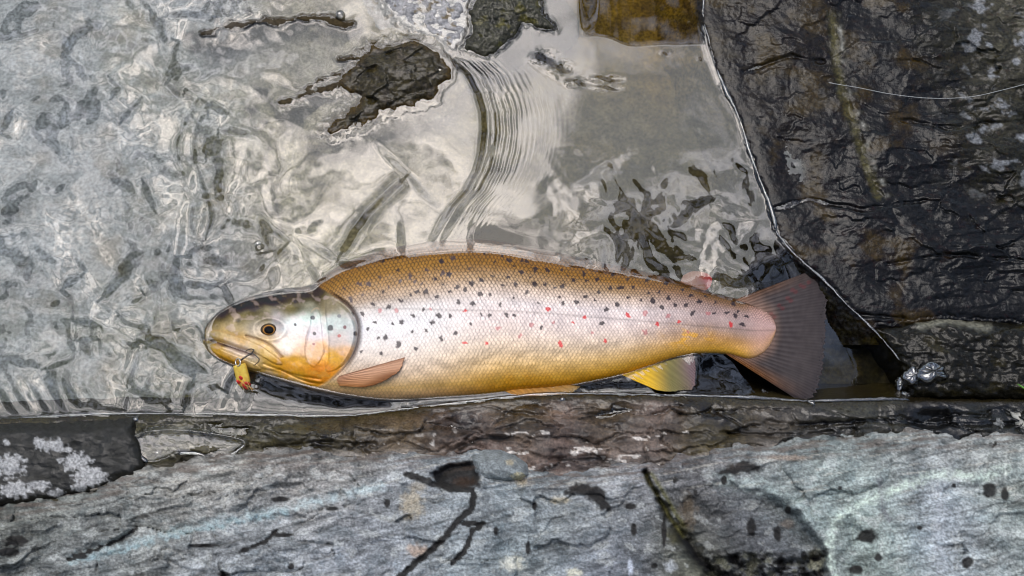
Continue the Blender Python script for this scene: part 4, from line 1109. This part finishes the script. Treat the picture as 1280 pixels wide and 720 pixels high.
# fins: base line -> tip line, ridged rays
def fin(name, base, tip, zb, ztip, colfun, parent, rays=16, ns=90, nt=40, alpha=None, thick=.0007, wave=.0):
    B = smooth(base, 8); T = smooth(tip, 8)
    def res(P, s):
        L = np.concatenate([[0], np.cumsum(np.hypot(*np.diff(P, axis=0).T))]); L /= L[-1]
        return np.stack([np.interp(s, L, P[:, k]) for k in (0, 1)], -1)
    s = np.linspace(0, 1, ns); t = np.linspace(0, 1, nt)
    b = res(B, s); e = res(T, s)
    S, Tt = np.meshgrid(s, t, indexing='ij')
    px = b[:, None, 0]*(1-Tt)+e[:, None, 0]*Tt; py = b[:, None, 1]*(1-Tt)+e[:, None, 1]*Tt
    zbv = zb(b[:, 0], b[:, 1]) if callable(zb) else np.full(ns, zb)
    ztv = ztip(e[:, 0], e[:, 1]) if callable(ztip) else np.full(ns, ztip)
    fr = S*rays*2*np.pi+.5*np.sin(S*17)
    ray_ = np.cos(fr)*(1-sstep(.45, .75, Tt))+np.cos(2*fr+.6)*sstep(.45, .75, Tt)*.8
    if rays > 8:      # frayed edge
        fray = 1-.05*np.abs(noise(s*rays*1.3, s*0+3.3, 461))[:, None]*sstep(.6, 1, Tt)-.02*np.abs(np.sin(s*rays*np.pi))[:, None]*sstep(.8, 1, Tt)
        px = b[:, None, 0]+(px-b[:, None, 0])*fray; py = b[:, None, 1]+(py-b[:, None, 1])*fray
    z = zbv[:, None]*(1-Tt)+ztv[:, None]*Tt+(.00028 if rays > 4 else 0)*ray_*(1-.4*Tt)+wave*np.sin(S*7+Tt*3)*Tt
    c = colfun(S, Tt, px, py)*(1+(.10 if rays > 4 else 0)*ray_)[..., None]
    al = alpha(S, Tt) if alpha else np.ones_like(S)
    X, Y, Z = unproj(px, py, z)
    up = np.stack([X, Y, Z], -1).reshape(-1, 3); dn = up-np.array([0, 0, thick])
    n = len(up)
    f = grid_faces(ns, nt, flip=True)
    fs = [f, f[:, ::-1]+n]
    i = np.arange(n).reshape(ns, nt)
    rim = np.concatenate([i[0], i[1:, -1], i[-1, -2::-1], i[-2:0:-1, 0]])
    r2 = np.roll(rim, -1)
    fs.append(np.stack([rim, r2, r2+n, rim+n], -1))
    return add_mesh(name, np.vstack([up, dn]), np.vstack(fs), M_FIN, parent, {'Col': np.vstack([c.reshape(-1, 3)]*2), 'Alpha': np.concatenate([al.ravel()]*2)})

def tail_col(S, T, px, py):
    c = mix(np.broadcast_to(lin((124, 98, 84)), S.shape+(3,)), lin((64, 57, 56)), sstep(0, .3, T))
    c = mix(c, lin((120, 74, 28)), .8*np.maximum(sstep(.16, .0, S)*.5, sstep(.8, 1, S))*sstep(1.0, .3, T))
    c = mix(c, lin((50, 44, 46)), .6*sstep(.75, 1, T))
    for i in range(16):
        x = 945+70*((i*.618) % 1); y = 352+80*((i*.37+.1) % 1)**1.6
        c = mix(c, lin((96, 40, 40)), .5*sstep(3.4, 2, np.hypot(px-x, py-y)))
    return c*np.clip(1+.25*fbm(px/8, py/14, 3, 441), .5, 1.5)[..., None]
fin('tail_fin', [(918, 375), (936, 380), (950, 388), (957, 400), (959, 413), (956, 428), (946, 439), (928, 444), (904, 440)],
    [(1014, 338), (1024, 336), (1033, 342), (1036, 356), (1035, 385), (1033, 420), (1031, 450), (1027, 476), (1020, 496), (1010, 502), (996, 499)], -.0010, -.0048, tail_col, troutE, rays=26, ns=160, nt=50,
    alpha=lambda S, T: 1-.12*sstep(.1, 1, T), wave=.0008)
def zin(d): return lambda x, y: z_trout_v(x, np.clip((2*y-yT(x)-yB(x))/(yB(x)-yT(x)), -.98, .98))+d
fin('anal_fin', [(776, 468), (800, 462), (830, 452), (866, 443)], [(822, 488), (838, 490), (856, 488), (868, 486), (870, 468), (869, 452)], .0005, .0022,
    lambda S, T, px, py: mix(mix(np.broadcast_to(lin((218, 172, 40)), S.shape+(3,)), lin((120, 112, 66)), sstep(.15, .6, S*1.1+.5*T-.2)), lin((120, 98, 100)), sstep(.45, .9, S+.4*T-.2)), troutE, rays=11,
    alpha=lambda S, T: 1-.35*T*sstep(.1, .5, S))
fin('pelvic_fin', [(632, 489), (655, 484), (690, 478), (705, 480)], [(640, 493), (664, 497), (694, 497), (715, 491), (726, 483)], .0015, .0006,
    lambda S, T, px, py: mix(np.broadcast_to(lin((196, 136, 56)), S.shape+(3,)), lin((170, 140, 84)), T*S), troutE, rays=9, ns=60, nt=24, alpha=lambda S, T: .95-.45*T)
fin('pectoral_fin', [(424, 470), (421, 475), (424, 482)], [(508, 446), (505, 455), (500, 464), (488, 472), (472, 480), (455, 484)], zin(.0022), zin(.0034),
    lambda S, T, px, py: mix(mix(np.broadcast_to(lin((196, 152, 122)), S.shape+(3,)), lin((180, 124, 72)), S), lin((112, 62, 22)), .8*np.maximum(sstep(.5, .95, T)*sstep(.15, .4, S), sstep(.10, .02, S)*.6)), troutE, rays=9, ns=70, nt=60, alpha=lambda S, T: np.ones_like(S), thick=.0010)
fin('adipose_fin', [(850, 353), (862, 359), (878, 366)], [(854, 344), (866, 339), (882, 341), (890, 348), (888, 358)], -.006, -.0055,
    lambda S, T, px, py: mix(np.broadcast_to(lin((140, 96, 72)), S.shape+(3,)), lin((160, 40, 40)), sstep(.3, .8, T)*sstep(.35, .8, S)), troutE, rays=3, ns=50, nt=24, alpha=lambda S, T: np.ones_like(S), thick=.0016)
def dors_col(S, T, px, py):
    c = np.broadcast_to(lin((84, 70, 50)), S.shape+(3,))*1.0
    for i in range(22):
        x = 572+118*((i*.618) % 1); y = 274+24*((i*.37) % 1)
        c = mix(c, lin((50, 34, 40)), .7*sstep(3.2, 1.8, np.hypot(px-x, py-y)))
    return c
fin('dorsal_fin', [(570, 301), (620, 304), (660, 310), (694, 317)], [(578, 287), (604, 274), (640, 272), (672, 284), (698, 304)], -.019, -.018, dors_col, troutE, rays=12, alpha=lambda S, T: .8-.5*T)

# ------------------------------------------------------------------ lure in the trout's jaw
lure = thing('fishing_lure', 'small gold spinner lure with red tufts hooked in the trout\'s mouth', 'lure')
M_GOLD = flat_mat('brushed_gold_metal', (1.0, .66, .10), .32, .45, 0, 400, .12)
M_STEEL = flat_mat('dark_steel', (.10, .09, .08), .3, 1, 0, 900, .2)
M_BRIGHT = flat_mat('bright_steel', (.6, .6, .58), .2, 1)
M_RED = flat_mat('red_tuft', (.62, .03, .02), .5, 0, 0, 1500, .3)
M_OCHRE = flat_mat('ochre_tuft', (.55, .32, .10), .6, 0, 0, 1500, .3)
def P3(x, y, z): return np.array([float(q) for q in unproj(x, y, z)])
# spoon blade: a trough of sheet metal, 24 px long, 17 px wide
ax0 = np.array([299.0, 455.5]); ax1 = np.array([306.0, 482.0])
ns, nt = 20, 24
S, T = np.meshgrid(np.linspace(0, 1, ns), np.linspace(-1, 1, nt), indexing='ij')
dirv = (ax1-ax0)/np.linalg.norm(ax1-ax0); nrm = np.array([-dirv[1], dirv[0]])
wd = 8.6*np.sqrt(np.clip(1-(np.abs(S-.45)/.62)**5, 0.05, 1))
ang = T*1.15
px = ax0[0]+(ax1-ax0)[0]*S-nrm[0]*wd*np.sin(ang)*1.08; py = ax0[1]+(ax1-ax0)[1]*S-nrm[1]*wd*np.sin(ang)*1.08
z = .0085-.0065*S+(wd*MM)*(np.cos(ang)-.4)*.9
X, Y, Zz = unproj(px, py, z)
up = np.stack([X, Y, Zz], -1).reshape(-1, 3); n = len(up)
f = grid_faces(ns, nt)
i = np.arange(n).reshape(ns, nt); rim = np.concatenate([i[0], i[1:, -1], i[-1, -2::-1], i[-2:0:-1, 0]]); r2 = np.roll(rim, -1)
add_mesh('spoon_blade', np.vstack([up, up-[0, 0, .0006]]), np.vstack([f, f[:, ::-1]+n, np.stack([rim, r2, r2+n, rim+n], -1)]), M_GOLD, lure)
t = np.linspace(0, 2*np.pi, 25)
ringp = np.array([P3(297.5+4.2*math.cos(a)*.7, 453+4.6*math.sin(a), .0105+.0012*math.cos(a)) for a in t])
add_mesh('split_ring', *tube(ringp, .00045, 8, False), M_BRIGHT, lure)
hz = .0105
hook = [P3(299, 452, hz), P3(304, 448, hz+.001), P3(310, 444, hz+.001), P3(315, 441.5, hz)]
b1 = [P3(*q) for q in ((306, 441, hz-.003), (309, 437.5, hz), (314, 436, hz+.0012), (317.5, 437.2, hz+.0006), (315, 441.5, hz))]
b2 = [P3(*q) for q in ((315, 441.5, hz), (320, 444.5, hz+.0006), (324, 448.5, hz+.001), (323.5, 452, hz+.0006), (320, 455, hz-.001), (317, 457, hz-.0028))]
def sm3(p): return np.stack([np.interp(np.linspace(0, len(p)-1, 5*len(p)), range(len(p)), np.array(p)[:, k]) for k in range(3)], -1)
add_mesh('hook', *join(tube(sm3(hook), .00065, 8), tube(sm3(b1), np.linspace(.0002, .0005, 25), 8), tube(sm3(b2), np.linspace(.0005, .0002, 30), 8)), M_STEEL, lure)
rs = np.random.RandomState(3)
for (x0, y0, x1, y1, w, m) in ((299, 471, 305, 475, 2.2, M_RED), (296, 476, 301, 480, 2.0, M_RED), (306, 478, 313, 481, 2.2, M_RED), (303, 480, 309, 487, 1.2, M_RED), (301, 478, 318, 487, .7, M_OCHRE), (303, 474, 312, 488, .7, M_OCHRE), (300, 479, 306, 488, .6, M_OCHRE), (308, 476, 316, 490, .5, M_OCHRE)):
    p = np.linspace(0, 1, 7)
    pts = np.array([P3(x0+(x1-x0)*q+rs.randn()*.2, y0+(y1-y0)*q+rs.randn()*.2, .0085-.004*q) for q in p])
    add_mesh('tuft', *tube(pts, w*MM*(np.sin(np.pi*(.12+.8*p)))**.7, 6), m, lure)

# ------------------------------------------------------------------ fishing line, bubbles, pebbles, grass
zl = lambda x, y: float(max(z_slab(np.array([x*1.]), np.array([y*1.]))[0], 0))+.0035
lp = smooth([(1036, 103), (1045, 105), (1075, 110), (1110, 117), (1150, 122), (1185, 123), (1220, 120), (1255, 112), (1300, 101), (1400, 80)], 6)
zz = np.array([zl(a, b) for a, b in lp]); zz = np.convolve(np.pad(zz, 6, 'edge'), np.ones(13)/13, 'valid')+.001
pts = np.array([P3(a, b, c) for (a, b), c in zip(lp, zz)])
tag(add_mesh('fishing_line', *tube(pts, .00022, 6), flat_mat('nylon_line', (.42, .42, .40), .4, 0, 0)), 'thin translucent fishing line lying across the dark wet slab', 'line')

def bubble(x, y, r, h, z, label):
    R, A = np.meshgrid(np.linspace(0, 1, 12), np.linspace(0, 2*np.pi, 24, endpoint=False), indexing='ij')
    q = R*np.pi*.62
    c0 = P3(x, y, z)
    rad = r*MM
    X = c0[0]+rad*np.sin(q)*np.cos(A); Y = c0[1]+rad*np.sin(q)*np.sin(A); Z = c0[2]+rad*h*np.cos(q)
    co = np.stack([X, Y, Z], -1).reshape(-1, 3)
    fs = [(i*24+j, (i+1)*24+j, (i+1)*24+(j+1) % 24, i*24+(j+1) % 24) for i in range(11) for j in range(24)]
    return tag(add_mesh('bubble', co, np.array(fs), M_BUB), label, 'bubble', 'bubbles on the pool')
bubble(322.5, 305.5, 5.2, .9, .0006, 'clear bubble floating in open water above the trout\'s head')
bubble(425, 19, 7, .9, .0012, 'clear bubble at the end of a thin brown rock strand')
bubble(170, 525, 4.2, .9, .003, 'clear bubble touching the waterline beside the lichen rock')
bubble(703, 500, 4.4, .9, .002, 'clear bubble at the waterline under the trout\'s belly')
bubble(197, 567, 4.6, .9, .006, 'clear bubble in a puddle on the brown ledge')
bubble(243, 304, 2.2, .9, .0006, 'tiniest clear bubble, alone on open rippled water')

# ------------------------------------------------------------------ puddle and trickle of water on the rocks
PUD = smooth([(156, 556), (166, 566), (185, 578), (206, 574), (222, 567), (245, 567), (268, 574), (290, 568), (306, 556), (298, 548), (262, 541), (215, 537), (176, 541)], 5, True)
a, b = np.meshgrid(np.arange(148, 314, 1.4), np.arange(530, 584, 1.4))
sp = sdf(a, b, PUD)
zz = .0118+.0014*np.exp(np.clip(sp, -99, 0)/3.0)-.0035*np.clip(sp, 0, 9)/3+.00012*noise(a/9, b/7, 501)
X, Y, Z = unproj(a, b, zz)
co, f, _ = compact(np.stack([X, Y, Z], -1).reshape(-1, 3), grid_faces(*a.shape, sp < 4), {})
structure(add_mesh('puddle', co, f, M_WATER))

# a glassy lump of water spilling over the black rock
def blob(name, x, y, rx, ry, h, z0, mat, rough=.12, seed=0, rot=0.0, n=36, m=16):
    R, A = np.meshgrid(np.linspace(0, np.pi*.72, m), np.linspace(0, 2*np.pi, n, endpoint=False), indexing='ij')
    k = 1+rough*noise(np.cos(A)*1.6+3*seed, np.sin(A)*1.6+R, seed+511)
    u = np.sin(R)*np.cos(A)*rx*k; w = np.sin(R)*np.sin(A)*ry*k
    c0 = P3(x, y, z0)
    X = c0[0]+(u*math.cos(rot)-w*math.sin(rot))*MM; Y = c0[1]-(u*math.sin(rot)+w*math.cos(rot))*MM; Z = c0[2]+h*np.cos(R)*k
    fs = [(i*n+j, (i+1)*n+j, (i+1)*n+(j+1) % n, i*n+(j+1) % n) for i in range(m-1) for j in range(n)]
    return add_mesh(name, np.stack([X, Y, Z], -1).reshape(-1, 3), np.array(fs)[:, ::-1], mat)
zlo = lambda x, y: float(max(z_lower(np.array([x*1.]), np.array([y*1.]))[0], z_ledge(np.array([x*1.]), np.array([y*1.]))[0]))
M_TRICK = water_mat('bulging_water', 2.4, .05, (.96, .97, .98))
trick = thing('water_trickle', 'clear glassy lump of water spilling between black rock and ledge', 'water')
for (x, y, rx, ry, h, sd, rt) in ((1164, 466, 19, 13, .006, 1, .1), (1141, 470, 12, 12, .004, 2, .4), (1126, 480, 6, 12, .003, 3, .1), (1134, 494, 8, 4, .002, 4, .5)):
    o = blob('water_lump', x, y, rx, ry, h, zlo(x, y)-.0005, M_TRICK, .3, sd, rt); o.parent = trick

# loose stones at the ledge's right end and a blade of grass
def stone(x, y, rx, ry, h, c, label, seed):
    m = flat_mat('loose_stone_%d' % seed, lin(c), .5, 0, .2, 350, .35)
    o = blob('loose_stone', x, y, rx, ry, h, float(z_ledge(np.array([x*1.]), np.array([y*1.]))[0])-.001, m, .45, seed, .2*seed, 22, 10)
    tag(o, label, 'stone')
stone(1248, 531, 9, 6, .004, (104, 106, 104), 'small rounded grey stone lying on the dark end of the ledge', 5)
stone(1276, 529, 16, 7, .004, (150, 148, 138), 'flat pale stone chip on the dark end of the ledge', 6)
gz = zlo(1276, 482)
gp = np.array([P3(1272, 480, gz+.001), P3(1275, 482, gz+.004), P3(1279, 484.5, gz+.005), P3(1285, 487, gz+.003)])
tag(add_mesh('grass_blade', *tube(sm3(gp), np.linspace(.0003, .0009, 20), 6), flat_mat('grass_green', (.10, .28, .03), .5)), 'single bright green grass blade on the black wet rock', 'grass')

# rims of water drawn up against the rock by surface tension
M_RIM = water_mat('water_rim', 2.0, .06, (.97, .98, .98))
def rim_(pts, r, z0, seed):
    P = smooth(pts, 10)
    n = len(P)
    t = np.linspace(0, 1, n)
    rr_ = r*MM*np.clip(.75+1.1*noise(t*n/14, t*0+seed, 521), .12, 1.7)*sstep(0, .04, t)*sstep(1, .96, t)+.0001
    p3 = np.array([P3(a+.8*noise(a/9, b/9, seed), b+.8*noise(a/9, b/9, seed+1), z0) for a, b in P])
    add_mesh('water_rim', *tube(p3, rr_, 10), M_RIM, water)
rim_([(545, 506), (590, 502), (640, 496), (690, 493), (720, 492.5), (790, 493), (830, 494)], 2.4, .0008, 1)
rim_([(826, 493.5), (860, 494.5), (900, 496), (950, 498), (1010, 501), (1060, 500.5), (1110, 499.5), (1138, 500)], 2.6, .0008, 2)
rim_([(1008, 501), (1016, 505), (1018, 512), (1026, 518)], 2.4, .0025, 3)
rim_([(880, -6), (879, 20), (886, 50), (896, 85), (908, 115), (924, 148), (936, 186), (950, 225), (963, 258), (971, 289)], 2.2, .0010, 4)
rim_([(969, 288), (984, 308), (1000, 324), (1030, 350), (1060, 382), (1086, 406), (1110, 432), (1126, 452)], 1.3, .0010, 5)
rim_([(20, 523), (80, 519.5), (160, 517), (250, 517), (340, 519), (430, 519.5), (490, 513), (546, 506)], 1.6, .0008, 6)
rim_([(156, 556), (166, 566), (185, 578)], 2.2, .0125, 7)
rim_([(222, 567), (245, 567), (268, 574), (290, 568), (306, 556)], 2.0, .0125, 8)
